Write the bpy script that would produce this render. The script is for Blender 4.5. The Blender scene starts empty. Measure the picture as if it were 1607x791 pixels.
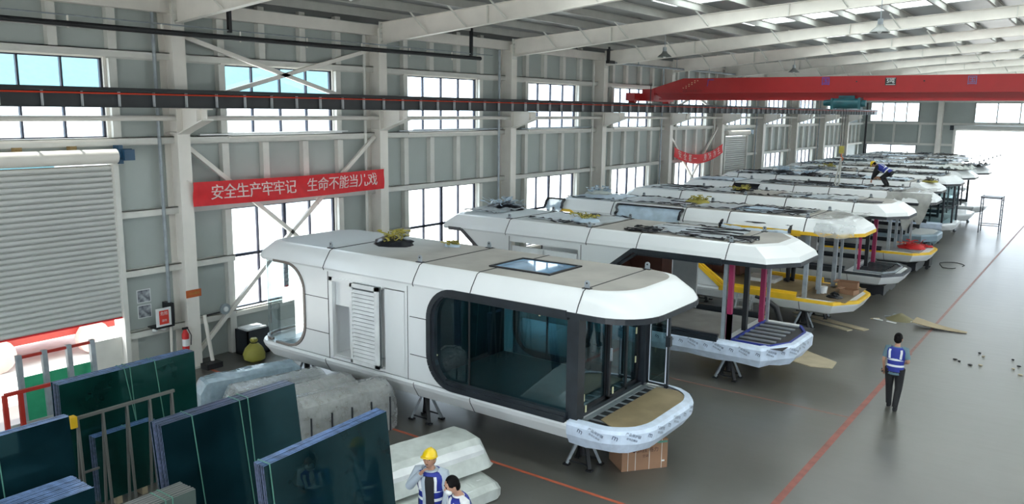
import bpy, bmesh, math, random
from mathutils import Vector, Matrix, noise
random.seed(7)
SC = bpy.context.scene
C = SC.collection
PI = math.pi

# ------------------------------------------------------------------ camera
R_ROWS = None
def cam_basis():
    cx, cy = 803.5, 395.5
    u = Vector((-975. - cx, 153. - cy)); v = Vector((1760. - cx, 184. - cy))
    f = math.sqrt(-(u.x * v.x + u.y * v.y))
    X = -Vector((u.x, u.y, f)).normalized(); Y = Vector((v.x, v.y, f)).normalized()
    Z = X.cross(Y)
    return f, X, Y, Z
F_PX, BX, BY, BZ = cam_basis()
cd = bpy.data.cameras.new('camera'); cam = bpy.data.objects.new('camera', cd); C.objects.link(cam)
cd.sensor_width = 36.0; cd.lens = 36.0 * F_PX / 1607.0; cd.clip_end = 500
cr = Vector((BX.x, BY.x, BZ.x)); cdn = Vector((BX.y, BY.y, BZ.y)); cf = Vector((BX.z, BY.z, BZ.z))
m = Matrix((( cr.x, -cdn.x, -cf.x, 0), (cr.y, -cdn.y, -cf.y, 0), (cr.z, -cdn.z, -cf.z, 6.6), (0, 0, 0, 1)))
cam.matrix_world = m
SC.camera = cam

# ------------------------------------------------------------------ light
w = bpy.data.worlds.new('daylight'); SC.world = w; w.use_nodes = True
bg = w.node_tree.nodes['Background']; bg.inputs[0].default_value = (0.80, 0.90, 1.0, 1); bg.inputs[1].default_value = 6.3
sd = bpy.data.lights.new('sun', 'SUN'); sd.energy = 14.0; sd.angle = 0.02; sd.color = (1, .95, .86)
so = bpy.data.objects.new('sun', sd); C.objects.link(so)
so.rotation_euler = Vector((-0.36, -0.10, 0.93)).to_track_quat('Z', 'Y').to_euler()
SC.view_settings.view_transform = 'Standard'; SC.view_settings.look = 'None'
SC.view_settings.exposure = -0.05; SC.view_settings.gamma = 1.0
SC.view_settings.use_curve_mapping = False

# ------------------------------------------------------------------ materials
MATS = {}
def mat(name, col, rough=.5, metal=0., var=.08, scale=3., bump=0., alpha=1., col2=None, coat=0., spec=.5):
    if name in MATS: return MATS[name]
    mt = bpy.data.materials.new(name); mt.use_nodes = True
    nt = mt.node_tree; b = nt.nodes['Principled BSDF']
    b.inputs['Roughness'].default_value = rough; b.inputs['Metallic'].default_value = metal
    b.inputs['Specular IOR Level'].default_value = spec
    b.inputs['Coat Weight'].default_value = coat
    tc = nt.nodes.new('ShaderNodeTexCoord'); nz = nt.nodes.new('ShaderNodeTexNoise')
    nz.inputs['Scale'].default_value = scale; nz.inputs['Detail'].default_value = 5
    nt.links.new(tc.outputs['Object'], nz.inputs['Vector'])
    rp = nt.nodes.new('ShaderNodeValToRGB')
    c2 = col2 if col2 else tuple(max(0, c * (1 - 2 * var)) for c in col)
    rp.color_ramp.elements[0].color = (*c2, 1); rp.color_ramp.elements[1].color = (*col, 1)
    rp.color_ramp.elements[0].position = .3; rp.color_ramp.elements[1].position = .65
    nt.links.new(nz.outputs['Fac'], rp.inputs['Fac']); nt.links.new(rp.outputs['Color'], b.inputs['Base Color'])
    if bump:
        bp = nt.nodes.new('ShaderNodeBump'); bp.inputs['Strength'].default_value = bump
        nt.links.new(nz.outputs['Fac'], bp.inputs['Height']); nt.links.new(bp.outputs['Normal'], b.inputs['Normal'])
    if alpha < 1: b.inputs['Alpha'].default_value = alpha
    MATS[name] = mt; return mt

def glass_mat(name, tint, refl=.10, rough=.01):
    """thin pane: mostly see-through with a tint plus a Fresnel reflection"""
    mt = bpy.data.materials.new(name); mt.use_nodes = True; nt = mt.node_tree; nt.nodes.clear()
    o = nt.nodes.new('ShaderNodeOutputMaterial'); t = nt.nodes.new('ShaderNodeBsdfTransparent')
    g = nt.nodes.new('ShaderNodeBsdfGlossy'); mx = nt.nodes.new('ShaderNodeMixShader')
    lw = nt.nodes.new('ShaderNodeLayerWeight'); mr = nt.nodes.new('ShaderNodeMapRange')
    lw.inputs['Blend'].default_value = .35
    t.inputs[0].default_value = (*tint, 1); g.inputs['Roughness'].default_value = rough
    g.inputs['Color'].default_value = (.9, .97, 1, 1)
    mr.inputs['To Min'].default_value = refl; mr.inputs['To Max'].default_value = .9
    nt.links.new(lw.outputs['Facing'], mr.inputs['Value'])
    pw = nt.nodes.new('ShaderNodeMath'); pw.operation = 'POWER'; pw.inputs[1].default_value = 3.
    nt.links.new(lw.outputs['Facing'], pw.inputs[0]); nt.links.new(pw.outputs[0], mr.inputs['Value'])
    nt.links.new(mr.outputs[0], mx.inputs[0]); nt.links.new(t.outputs[0], mx.inputs[1]); nt.links.new(g.outputs[0], mx.inputs[2])
    nt.links.new(mx.outputs[0], o.inputs[0]); MATS[name] = mt; return mt

def floor_mat():
    mt = bpy.data.materials.new('epoxy_concrete'); mt.use_nodes = True; nt = mt.node_tree; b = nt.nodes['Principled BSDF']
    tc = nt.nodes.new('ShaderNodeTexCoord')
    n1 = nt.nodes.new('ShaderNodeTexNoise'); n1.inputs['Scale'].default_value = .22; n1.inputs['Detail'].default_value = 6
    n2 = nt.nodes.new('ShaderNodeTexNoise'); n2.inputs['Scale'].default_value = 3.2; n2.inputs['Detail'].default_value = 8
    nt.links.new(tc.outputs['Object'], n1.inputs['Vector']); nt.links.new(tc.outputs['Object'], n2.inputs['Vector'])
    r1 = nt.nodes.new('ShaderNodeValToRGB')
    r1.color_ramp.elements[0].color = (.086, .083, .073, 1); r1.color_ramp.elements[1].color = (.104, .102, .09, 1)
    r1.color_ramp.elements[0].position = .35; r1.color_ramp.elements[1].position = .68
    nt.links.new(n1.outputs['Fac'], r1.inputs['Fac'])
    mx = nt.nodes.new('ShaderNodeMixRGB'); mx.blend_type = 'MULTIPLY'; mx.inputs[0].default_value = .15
    r2 = nt.nodes.new('ShaderNodeValToRGB'); r2.color_ramp.elements[0].color = (.75, .73, .7, 1); r2.color_ramp.elements[0].position = .35
    r2.color_ramp.elements[1].position = .6
    nt.links.new(n2.outputs['Fac'], r2.inputs['Fac']); nt.links.new(r1.outputs[0], mx.inputs[1]); nt.links.new(r2.outputs[0], mx.inputs[2])
    nt.links.new(mx.outputs[0], b.inputs['Base Color']); b.inputs['Specular IOR Level'].default_value = .8
    mp = nt.nodes.new('ShaderNodeMapping'); mp.inputs['Scale'].default_value = (.25, 2.2, 1)
    n3 = nt.nodes.new('ShaderNodeTexNoise'); n3.inputs['Scale'].default_value = 3.2; n3.inputs['Detail'].default_value = 2
    nt.links.new(tc.outputs['Object'], mp.inputs[0]); nt.links.new(mp.outputs[0], n3.inputs['Vector'])
    r3 = nt.nodes.new('ShaderNodeMapRange'); r3.inputs['To Min'].default_value = .27; r3.inputs['To Max'].default_value = .34
    nt.links.new(n3.outputs['Fac'], r3.inputs['Value']); nt.links.new(r3.outputs[0], b.inputs['Roughness'])
    bp = nt.nodes.new('ShaderNodeBump'); bp.inputs['Strength'].default_value = .05; bp.inputs['Distance'].default_value = .008
    nt.links.new(n3.outputs['Fac'], bp.inputs['Height']); nt.links.new(bp.outputs[0], b.inputs['Normal'])
    MATS['floor'] = mt; return mt

def plastic_mat(name, col, alpha, rough=.25, bump=.5, sc=4.):
    mt = mat(name, col, rough, var=.12, scale=sc, bump=bump)
    mt.node_tree.nodes['Principled BSDF'].inputs['Alpha'].default_value = alpha
    return mt

def print_film_mat():
    mt = mat('printed_film', (.66, .76, .90), .3, var=.10, scale=5, bump=.6)
    return mt

M_WALL = mat('wall_panel', (.40, .44, .42), .45, var=.05, scale=.8)
M_WHITE = mat('white_steel', (.78, .745, .685), .5, var=.04, scale=2)
M_GIRT = mat('girt_steel', (.66, .655, .61), .5, var=.04)
M_PURL = mat('purlin_steel', (.42, .42, .39), .5, var=.06)
M_ROOF = mat('roof_sheet', (.20, .21, .21), .35, var=.08, scale=1)
M_CABIN = mat('cabin_panel', (.78, .80, .80), .35, var=.02, scale=1, coat=.2)
M_DUSTY = mat('dusty_roof', (.37, .35, .315), .6, var=.12, scale=1.3)
def dusty():
    nt = M_DUSTY.node_tree; b = nt.nodes['Principled BSDF']; rp = [n for n in nt.nodes if n.type == 'VALTORGB'][0]
    tc = [n for n in nt.nodes if n.type == 'TEX_COORD'][0]; sp = nt.nodes.new('ShaderNodeSeparateXYZ'); mr = nt.nodes.new('ShaderNodeMapRange')
    nt.links.new(tc.outputs['Object'], sp.inputs[0]); nt.links.new(sp.outputs['X'], mr.inputs['Value'])
    mr.inputs['From Min'].default_value = -3.2; mr.inputs['From Max'].default_value = -.6
    mx = nt.nodes.new('ShaderNodeMixRGB'); mx.inputs[1].default_value = (.55, .60, .62, 1)
    nt.links.new(mr.outputs[0], mx.inputs[0]); nt.links.new(rp.outputs[0], mx.inputs[2]); nt.links.new(mx.outputs[0], b.inputs['Base Color'])
dusty()
M_DARK = mat('dark_frame', (.022, .028, .036), .35, var=.2)
M_BLACK = mat('black_steel', (.012, .013, .016), .5, var=.2)
M_SEAM = mat('seam_gap', (.03, .032, .035), .7)
M_RED = mat('crane_red', (.34, .007, .008), .4, var=.05, scale=2)
M_BANNER = mat('banner_cloth', (.68, .015, .022), .6, var=.08, scale=4, bump=.3)
M_BTXT = mat('banner_print', (.78, .60, .57), .6)
M_YEL = mat('yellow_masking', (.82, .50, .02), .5)
M_YEL2 = mat('helmet_yellow', (.88, .60, .0), .3, coat=.4)
M_OSB = mat('deck_board', (.33, .255, .14), .6, var=.12, scale=2.5)
M_CARD = mat('cardboard', (.30, .165, .095), .75, var=.06, scale=3)
M_TAPE = mat('packing_strap', (.60, .55, .48), .5)
M_INT = mat('interior_floor', (.22, .225, .22), .55, var=.1)
M_INTW = mat('interior_lining', (.42, .43, .42), .6)
M_WOODIN = mat('brown_lining', (.12, .045, .03), .5)
M_ALU = mat('aluminium', (.52, .55, .58), .32, metal=.6)
M_GALV = mat('galvanised', (.36, .40, .43), .42, metal=.4, var=.12, scale=6)
M_MAG = mat('magenta_primer', (.33, .02, .09), .5)
M_BLUEP = mat('blue_paint', (.02, .04, .30), .45)
M_TEAL = mat('hoist_teal', (.01, .10, .12), .4, var=.2)
M_SHUT = mat('shutter_slats', (.56, .57, .55), .4, var=.05, scale=.7)
M_LINE = mat('orange_line', (.48, .11, .055), .5, var=.12, scale=6)
M_LINE2 = mat('faded_line', (.27, .12, .10), .5, var=.2, scale=6)
M_GRAVEL = mat('yard_concrete', (.62, .60, .56), .9)
M_SKIN = mat('skin', (.50, .27, .18), .55)
M_HAIR = mat('hair', (.006, .005, .005), .6, spec=.1)
M_VEST = mat('vest_blue', (.015, .03, .28), .6)
M_REFL = mat('reflective_tape', (.80, .83, .84), .35)
M_SHIRT = mat('teal_shirt', (.13, .22, .26), .7)
M_JACKET = mat('grey_jacket', (.42, .48, .54), .7)
M_TSHIRT = mat('white_shirt', (.80, .80, .80), .7)
M_BLKCL = mat('black_cloth', (.012, .012, .014), .8)
M_GTOP = mat('glass_edges', (.12, .22, .47), .35, var=.35, scale=9)
M_GEDGE = mat('glass_side_edges', (.10, .12, .20), .35, var=.35, scale=20)
M_STRAP = mat('green_strap', (.09, .25, .19), .4)
M_GRAYTOP = mat('grey_crate', (.17, .17, .165), .5)
M_BAG = mat('olive_sack', (.38, .36, .07), .6, bump=.6)
M_FOIL = plastic_mat('reflected_blue_film', (.58, .72, .84), .85, .3)  # bluish reflection of the windows is put into the film's own colour
M_FILM = plastic_mat('clear_film', (.62, .68, .72), .7, .4)
M_WRAP = plastic_mat('wrap_film', (.58, .61, .61), .42, .12, .9, 7.)
M_WRAPW = plastic_mat('white_wrap', (.62, .66, .62), .9, .3, .35)
M_WRAPB = plastic_mat('blue_wrap', (.42, .58, .68), .55, .12, .9, 7.)
M_BLKF = mat('black_film', (.012, .013, .018), .3, bump=.5)
M_PRINT = print_film_mat()
M_INK = mat('print_ink', (.05, .08, .15), .5)
M_YROPE = mat('yellow_webbing', (.36, .31, .06), .75)
M_REDS = mat('red_steel', (.38, .03, .02), .45)
M_REDH = mat('red_cloth', (.60, .02, .02), .6)
M_WHITEPL = mat('white_plastic', (.78, .80, .80), .4)
M_PHOTO = mat('photo_print', (.45, .47, .5), .5, col2=(.05, .06, .08), scale=9)
M_SIGNR = mat('sign_red', (.75, .05, .03), .5)
M_ORANGE = mat('orange_plate', (.50, .12, .03), .5)
M_PALEB = mat('cyan_wall', (.06, .17, .20), .8)
M_PGREEN = mat('green_film_pane', (.06, .46, .24), .2, var=.1)
M_PLY = mat('plywood', (.45, .38, .26), .7)
M_WINFR = mat('window_frame', (.02, .025, .05), .4)
floor_mat()
G_WIN = glass_mat('window_glass', (.95, .985, 1.), .03)
G_CAB = glass_mat('cabin_glass', (.52, .71, .75), .085)
G_STACK = mat('stacked_glass', (.006, .026, .034), .03, var=.3, scale=.7, coat=0, spec=.45)
G_STACKG = mat('stacked_green_glass', (.005, .042, .036), .03, var=.3, scale=.7, spec=.8)
for g_ in (G_STACK, G_STACKG): g_.node_tree.nodes['Principled BSDF'].inputs['Specular Tint'].default_value = (.28, .62, .62, 1)
G_RAIL = glass_mat('railing_glass', (.55, .66, .66), .05)
G_SKY = glass_mat('roof_window_glass', (.02, .06, .12), .45)
def sky_mat():
    mt = bpy.data.materials.new('rooflight_sheet'); mt.use_nodes = True; nt = mt.node_tree; nt.nodes.clear()
    o = nt.nodes.new('ShaderNodeOutputMaterial'); t = nt.nodes.new('ShaderNodeBsdfTransparent'); d = nt.nodes.new('ShaderNodeBsdfTranslucent')
    mx = nt.nodes.new('ShaderNodeMixShader'); t.inputs[0].default_value = (.6, .64, .66, 1); d.inputs[0].default_value = (.85, .87, .85, 1); mx.inputs[0].default_value = .75
    nt.links.new(t.outputs[0], mx.inputs[1]); nt.links.new(d.outputs[0], mx.inputs[2]); nt.links.new(mx.outputs[0], o.inputs[0])
    MATS['rooflight'] = mt; return mt
sky_mat()

# ------------------------------------------------------------------ mesh builder
def wloc(o):
    p = Vector((0, 0, 0))
    while o is not None:
        p = p + Vector(o.location); o = o.parent
    return p
class MB:
    def __init__(s): s.v = []; s.f = []; s.mi = []; s.smooth = False
    def add(s, vs, fs, mi=0):
        b = len(s.v); s.v += [tuple(v) for v in vs]
        for f in fs: s.f.append([b + i for i in f]); s.mi.append(mi)
        return s
    def box(s, x0, y0, z0, x1, y1, z1, mi=0):
        vs = [(x, y, z) for z in (z0, z1) for y in (y0, y1) for x in (x0, x1)]
        return s.add(vs, [(0, 2, 3, 1), (4, 5, 7, 6), (0, 1, 5, 4), (2, 6, 7, 3), (0, 4, 6, 2), (1, 3, 7, 5)], mi)
    def beam(s, a, b, w, h=None, up=(0, 0, 1), mi=0):
        a = Vector(a); b = Vector(b); h = h or w; d = (b - a).normalized(); u = Vector(up)
        if abs(d.dot(u)) > .98: u = Vector((1, 0, 0))
        r = d.cross(u).normalized(); u = r.cross(d)
        vs = [p + r * (i * w / 2) + u * (j * h / 2) for p in (a, b) for j in (-1, 1) for i in (-1, 1)]
        return s.add(vs, [(0, 1, 3, 2), (4, 6, 7, 5), (0, 4, 5, 1), (2, 3, 7, 6), (0, 2, 6, 4), (1, 5, 7, 3)], mi)
    def sweep(s, pts, rad, n=8, sq=1., mi=0, up=(0, 0, 1), cap=True):
        pts = [Vector(p) for p in pts]; N = len(pts)
        if not isinstance(rad, (list, tuple)): rad = [rad] * N
        prev = None; rings = []
        for i, p in enumerate(pts):
            d = (pts[min(i + 1, N - 1)] - pts[max(i - 1, 0)]).normalized()
            if prev is None:
                u = Vector(up)
                if abs(d.dot(u)) > .95: u = Vector((0, 1, 0))
                r = d.cross(u).normalized()
            else:
                r = (prev - d * prev.dot(d)).normalized()
            prev = r; u = r.cross(d)
            rr = rad[i]; rx, ry = (rr if isinstance(rr, tuple) else (rr, rr * sq))
            rings.append([p + r * (rx * math.cos(2 * PI * k / n)) + u * (ry * math.sin(2 * PI * k / n)) for k in range(n)])
        return s.loft(rings, cap, mi)
    def loft(s, rings, cap=True, mi=0, close=True, capmi=None):
        n = len(rings[0]); vs = [v for r in rings for v in r]; fs = []
        for j in range(len(rings) - 1):
            for k in range(n if close else n - 1):
                k2 = (k + 1) % n; fs.append((j * n + k, j * n + k2, (j + 1) * n + k2, (j + 1) * n + k))
        s.add(vs, fs, mi)
        if cap:
            b = len(s.v) - len(vs)
            s.f.append([b + k for k in range(n)][::-1]); s.mi.append(mi)
            s.f.append([b + (len(rings) - 1) * n + k for k in range(n)]); s.mi.append(mi if capmi is None else capmi)
        return s
    def prism(s, poly, axis, a, b, mi=0):
        """2D polygon extruded along axis 'y' (poly in x,z), 'x' (poly in y,z) or 'z' (poly in x,y)"""
        def P(p, t):
            return (p[0], t, p[1]) if axis == 'y' else ((t, p[0], p[1]) if axis == 'x' else (p[0], p[1], t))
        return s.loft([[P(p, a) for p in poly], [P(p, b) for p in poly]], True, mi)
    def ell(s, c, r, n=12, m=8, mi=0, z0=-1., z1=1.):
        rings = []
        for j in range(m + 1):
            z = z0 + (z1 - z0) * j / m
            t = math.asin(max(-1, min(1, z))) if False else None
            a = math.asin(z0) + (math.asin(z1) - math.asin(z0)) * j / m
            rings.append([(c[0] + r[0] * max(math.cos(a), .01) * math.cos(2 * PI * k / n), c[1] + r[1] * max(math.cos(a), .01) * math.sin(2 * PI * k / n), c[2] + r[2] * math.sin(a)) for k in range(n)])
        return s.loft(rings, True, mi)
    def xform(s, M):
        s.v = [tuple(M @ Vector(v)) for v in s.v]; return s
    def build(s, name, mats, parent=None, smooth=False, local=False):
        me = bpy.data.meshes.new(name)
        off = Vector((0, 0, 0)) if (parent is None or local) else wloc(parent)
        me.from_pydata([tuple(Vector(v) - off) for v in s.v], [], s.f)
        if not isinstance(mats, (list, tuple)): mats = [mats]
        for x in mats: me.materials.append(x)
        if len(mats) > 1: me.polygons.foreach_set('material_index', s.mi)
        bm = bmesh.new(); bm.from_mesh(me); bmesh.ops.recalc_face_normals(bm, faces=bm.faces); bm.to_mesh(me); bm.free()
        if smooth:
            me.polygons.foreach_set('use_smooth', [True] * len(me.polygons))
            try: me.set_sharp_from_angle(angle=math.radians(40))
            except Exception: pass
        me.update()
        o = bpy.data.objects.new(name, me); C.objects.link(o)
        if parent is not None: o.parent = parent
        return o
def tag(o, label, cat, group=None, kind=None):
    if label: o['label'] = label
    if cat: o['category'] = cat
    if group: o['group'] = group
    if kind: o['kind'] = kind
    return o
def thing(name, label, cat, loc=(0, 0, 0), group=None, rz=0.):
    o = bpy.data.objects.new(name, None); C.objects.link(o); o.location = loc; o.rotation_euler[2] = rz
    o.empty_display_size = .1
    return tag(o, label, cat, group)
def struct(o, label=None):
    o['kind'] = 'structure'
    if label: o['label'] = label
    return o
def copy_tree(o, parent=None):
    c = o.copy(); C.objects.link(c)
    if parent is not None: c.parent = parent
    for ch in [x for x in SC_CHILD.get(o.name, [])]: copy_tree(ch, c)
    return c
SC_CHILD = {}
def dup(root, loc, rz=None, label=None):
    def rec(o, parent):
        c = o.copy(); C.objects.link(c)
        if parent is not None: c.parent = parent
        for ch in list(o.children): rec(ch, c)
        return c
    r = rec(root, None); r.location = loc
    if rz is not None: r.rotation_euler[2] = rz
    if label: r['label'] = label
    return r
TXT = {}
def text_verts(body, size):
    k = body
    if k not in TXT:
        cu = bpy.data.curves.new('lettering', 'FONT'); cu.body = body; cu.size = 1.0; cu.align_x = 'CENTER'; cu.align_y = 'CENTER'
        ob = bpy.data.objects.new('lettering', cu); C.objects.link(ob)
        dg = bpy.context.evaluated_depsgraph_get(); me = bpy.data.meshes.new_from_object(ob.evaluated_get(dg))
        TXT[k] = ([tuple(v.co) for v in me.vertices], [tuple(p.vertices) for p in me.polygons])
        bpy.data.objects.remove(ob); bpy.data.curves.remove(cu); bpy.data.meshes.remove(me)
    vs, fs = TXT[k]
    return [Vector(v) * size for v in vs], fs
def put_text(mb, body, size, origin, xdir, ydir, sx=1., mi=0, fn=None):
    vs, fs = text_verts(body, size); X = Vector(xdir).normalized(); Y = Vector(ydir).normalized(); O = Vector(origin)
    out = []
    for v in vs:
        p = O + X * (v.x * sx) + Y * v.y
        out.append(fn(p) if fn else p)
    mb.add(out, fs, mi)
def nz(x, y, z, s=0): return noise.noise(Vector((x + s * 13.7, y + s * 7.1, z + s * 3.3)))

# ------------------------------------------------------------------ hall constants
WX = -19.0; CX = -18.4
COL = [11.52 + 6.82 * i for i in range(-2, 10)]      # -2.1 ... 72.9
YE = 79.6; YB = -9.0; XR = 18.0
def zroof(x): return 9.40 + .064 * (x + 18.4)

# ---- floor, yard
o = MB().box(-19.15, YB, -.3, XR + 2, YE + .2, 0).build('floor', MATS['floor']); struct(o)
o = MB().box(-120, -80, -.5, 120, 200, -.305).build('ground', M_GRAVEL); struct(o)

def grid_wall(mb, u0, u1, z0, z1, holes, fn):
    us = sorted({u0, u1, *[h[0] for h in holes], *[h[1] for h in holes]}); us = [u for u in us if u0 <= u <= u1]
    zs = sorted({z0, z1, *[h[2] for h in holes], *[h[3] for h in holes]}); zs = [z for z in zs if z0 <= z <= z1]
    for i in range(len(us) - 1):
        j = 0
        while j < len(zs) - 1:
            um = (us[i] + us[i + 1]) / 2
            def inh(k):
                zm = (zs[k] + zs[k + 1]) / 2
                return any(h[0] < um < h[1] and h[2] < zm < h[3] for h in holes)
            if inh(j): j += 1; continue
            k = j
            while k + 1 < len(zs) - 1 and not inh(k + 1): k += 1
            fn(us[i], us[i + 1], zs[j], zs[k + 1]); j = k + 1
holes = []; wins = []
for i, y in enumerate(COL):
    if i in (0,): continue
    if i == 1:
        holes.append((y + 1.6, 9.93, 5.85, 7.7)); wins.append((y + 1.6, 9.93, 5.85, 7.7)); holes.append((5.9, 9.93, 0, 5.3)); continue
    if y > 72: continue
    holes.append((y + 1.57, y + 5.27, 5.85, 7.7)); wins.append((y + 1.57, y + 5.27, 5.85, 7.7))
    if i == 7: holes.append((46.9, 50.5, 0, 5.3))
    else: holes.append((y + 1.57, y + 5.27, 1.15, 3.95)); wins.append((y + 1.57, y + 5.27, 1.15, 3.95))
mb = MB(); grid_wall(mb, YB, YE + .2, 0, 9.37, holes, lambda a, b, c, d: mb.box(WX - .12, a, c, WX, b, d))
wall_left = struct(mb.build('wall_left', M_WALL))
# ribs in the panel are fine grooves: thin horizontal lines every panel joint
GIRTS = [1.07, 2.6, 4.03, 5.77, 7.78]
for z in GIRTS:
    b = MB()
    gh = [h for h in holes if h[2] - .05 < z < h[3] + .0 and not (abs(z - h[2]) < .12 or abs(z - h[3]) < .14)]
    segs = [(YB, YE)]
    for h in gh:
        ns = []
        for a, c in segs:
            if h[1] <= a or h[0] >= c: ns.append((a, c)); continue
            if h[0] > a: ns.append((a, h[0]))
            if h[1] < c: ns.append((h[1], c))
        segs = ns
    for a, c in segs:
        b.box(WX, a, z - .1, WX + .02, c, z + .1); b.box(WX, a, z + .08, WX + .2, c, z + .1); b.box(WX + .18, a, z - .07, WX + .2, c, z + .1)
    b.build('girt', M_GIRT, wall_left)
stud0 = None
for i, y in enumerate(COL):
    if i < 1 or y > 73: continue
    for u in (1.45, 2.72, 4.1, 5.42):
        for (za, zb) in ((7.88, 9.25), (4.13, 5.67)):
            if i in (1, 7) and za < 5: continue
            MB().box(WX, y + u - .1, za, WX + .17, y + u + .1, zb).build('stud', M_GIRT, wall_left)
    for u in (1.45, 5.4):
        MB().box(WX, y + u - .1, 5.87, WX + .17, y + u + .09, 7.68).build('stud', M_GIRT, wall_left)
        if i not in (1, 7): MB().box(WX, y + u - .1, 0, WX + .17, y + u + .09, 3.93).build('stud', M_GIRT, wall_left)
for i, y in enumerate(COL):
    if i >= 1: MB().sweep([(-18.78, y - .42, 0), (-18.78, y - .42, 9.1)], .045, 8).build('downpipe', M_GIRT if i % 2 else M_GALV, wall_left)
# narrow bright translucent strips in the cladding near the corner bays
# ---- windows
def window(n, wr, far=False):
    a, b, c, d = wr
    root = struct(bpy.data.objects.new('window_%d' % n, None)); C.objects.link(root); root.location = (WX - .06, (a + b) / 2, c)
    f = MB(); t = .05; x0, x1 = WX - .1, WX - .02
    f.box(x0, a, c, x1, a + t, d); f.box(x0, b - t, c, x1, b, d); f.box(x0, a, c, x1, b, c + t); f.box(x0, a, d - t, x1, b, d)
    tall = d - c > 2
    for k in range(1, 4):
        y = a + (b - a) * k / 4; tt = .05 if (tall and k == 2) else .022
        f.box(x0, y - tt, c, x1, y + tt, d)
    if tall: f.box(x0, a, 2.62 - .04, x1, b, 2.62 + .04); f.box(x0, a, 3.93, x1, b, 3.95)
    f.build('window_frame', M_WINFR, root)
    MB().box(WX - .065, a + .02, c + .02, WX - .055, b - .02, d - .02).build('pane', G_WIN, root)
    MB().box(WX - .12, a - .06, c - .06, WX + .24, b + .06, c - .01).build('sill', M_WHITE, root)
    r = MB(); r.box(WX - .01, a - .07, c, WX + .05, a, d + .06); r.box(WX - .01, b, c, WX + .05, b + .07, d + .06); r.box(WX - .01, a, d, WX + .05, b, d + .06)
    r.build('window_trim', M_WHITE, root)
for n, wr in enumerate(wins): window(n + 1, wr)
nwin = len(wins)
# ---- right wall and the wall behind the camera (never in the picture, they close the hall)
rh = []
for y in COL[1:-1]: rh += [(y + 1.57, y + 5.27, 5.85, 7.7), (y + 1.57, y + 5.27, 1.15, 3.95)]
rh = [h for h in rh if not (36 < h[0] < 46 and h[2] < 5)] + [(38.0, 44.0, 0, 5.3)]
mb = MB(); grid_wall(mb, YB, YE + .2, 0, 12.7, rh, lambda a, b, c, d: mb.box(XR, a, c, XR + .12, b, d)); struct(mb.build('wall_right', M_WALL))
fh = [(-17, -13, 5.85, 7.7), (-11, -7, 5.85, 7.7), (-5, -1, 5.85, 7.7), (1, 5, 5.85, 7.7), (7, 11, 5.85, 7.7), (13, 17, 5.85, 7.7), (-17, -13, 1.15, 3.95), (-12.0, 10.5, 0, 5.6), (13, 17, 1.15, 3.95)]  # wide floor-level opening enlarged for extra light on the cabin sides
mb = MB(); grid_wall(mb, WX, XR, 0, 12.6, fh, lambda a, b, c, d: mb.box(a, YB - .12, c, b, YB, d)); struct(mb.build('wall_front', M_WALL))
# ---- end wall
eh = [(-18.3, -14.3, 6.0, 7.65), (-18.45, -14.3, 1.2, 3.98), (-10.0, -3.4, 6.0, 7.65), (-11.25, -3.0, 0, 5.3), (0, 6, 6, 7.65), (9, 13, 6, 7.65), (9, 13, 1.2, 4)]
mb = MB(); grid_wall(mb, WX, XR, 0, 12.6, eh, lambda a, b, c, d: mb.box(a, YE, c, b, YE + .12, d))
we = struct(mb.build('wall_back', M_WALL))
for z in (1.1, 4.08, 5.86, 7.78):
    b = MB()
    for (xa, xb) in ((WX, -11.4), (-2.9, XR)) if z < 5.5 else ((WX, XR),):
        b.box(xa, YE - .2, z - .09, xb, YE, z + .09)
    b.build('girt', M_GIRT, we)
for x in (-17.9, -16.2, -14.1, -12.4, -9, -6, -3, 0, 3):
    MB().box(x - .08, YE - .17, 4.15, x + .08, YE, 5.8).build('stud', M_GIRT, we) if x < -12 else MB().box(x - .08, YE - .17, 7.85, x + .08, YE, 10.5).build('stud', M_GIRT, we)
for (a, b, c, d) in eh[:3] + eh[4:]:
    nwin += 1
    root = struct(bpy.data.objects.new('window_%d' % nwin, None)); C.objects.link(root); root.location = ((a + b) / 2, YE, c)
    f = MB(); nn = 2 if d < 4.5 else 4
    for k in range(nn + 1):
        x = a + (b - a) * k / nn; f.box(x - .05, YE, c, x + .05, YE + .08, d)
    f.box(a, YE, c, b, YE + .08, c + .05); f.box(a, YE, d - .05, b, YE + .08, d)
    f.build('window_frame', M_WINFR if d < 4.5 else M_GIRT, root); MB().box(a, YE + .03, c, b, YE + .04, d).build('pane', G_WIN, root)
b = MB(); b.box(-12.75, YE - .5, 0, -12.35, YE - .05, 11.2)
struct(b.build('trim_1', M_WHITE))
# end doorway: rolled shutter above opening
d = struct(bpy.data.objects.new('door_3', None)); C.objects.link(d); d.location = (-7.1, YE, 5.3)
MB().sweep([(-11.4, YE - .3, 5.58), (-2.9, YE - .3, 5.58)], .24, 14).build('shutter_roll', M_SHUT, d, True)
MB().box(-11.45, YE - .25, 0, -11.25, YE, 5.4).build('guide_rail', M_GIRT, d)
MB().box(-3.0, YE - .25, 0, -2.8, YE, 5.4).build('guide_rail', M_GIRT, d)
MB().box(-11.7, YE - .5, 5.35, -11.45, YE - .1, 5.75).build('shutter_motor', M_DARK, d)

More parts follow.
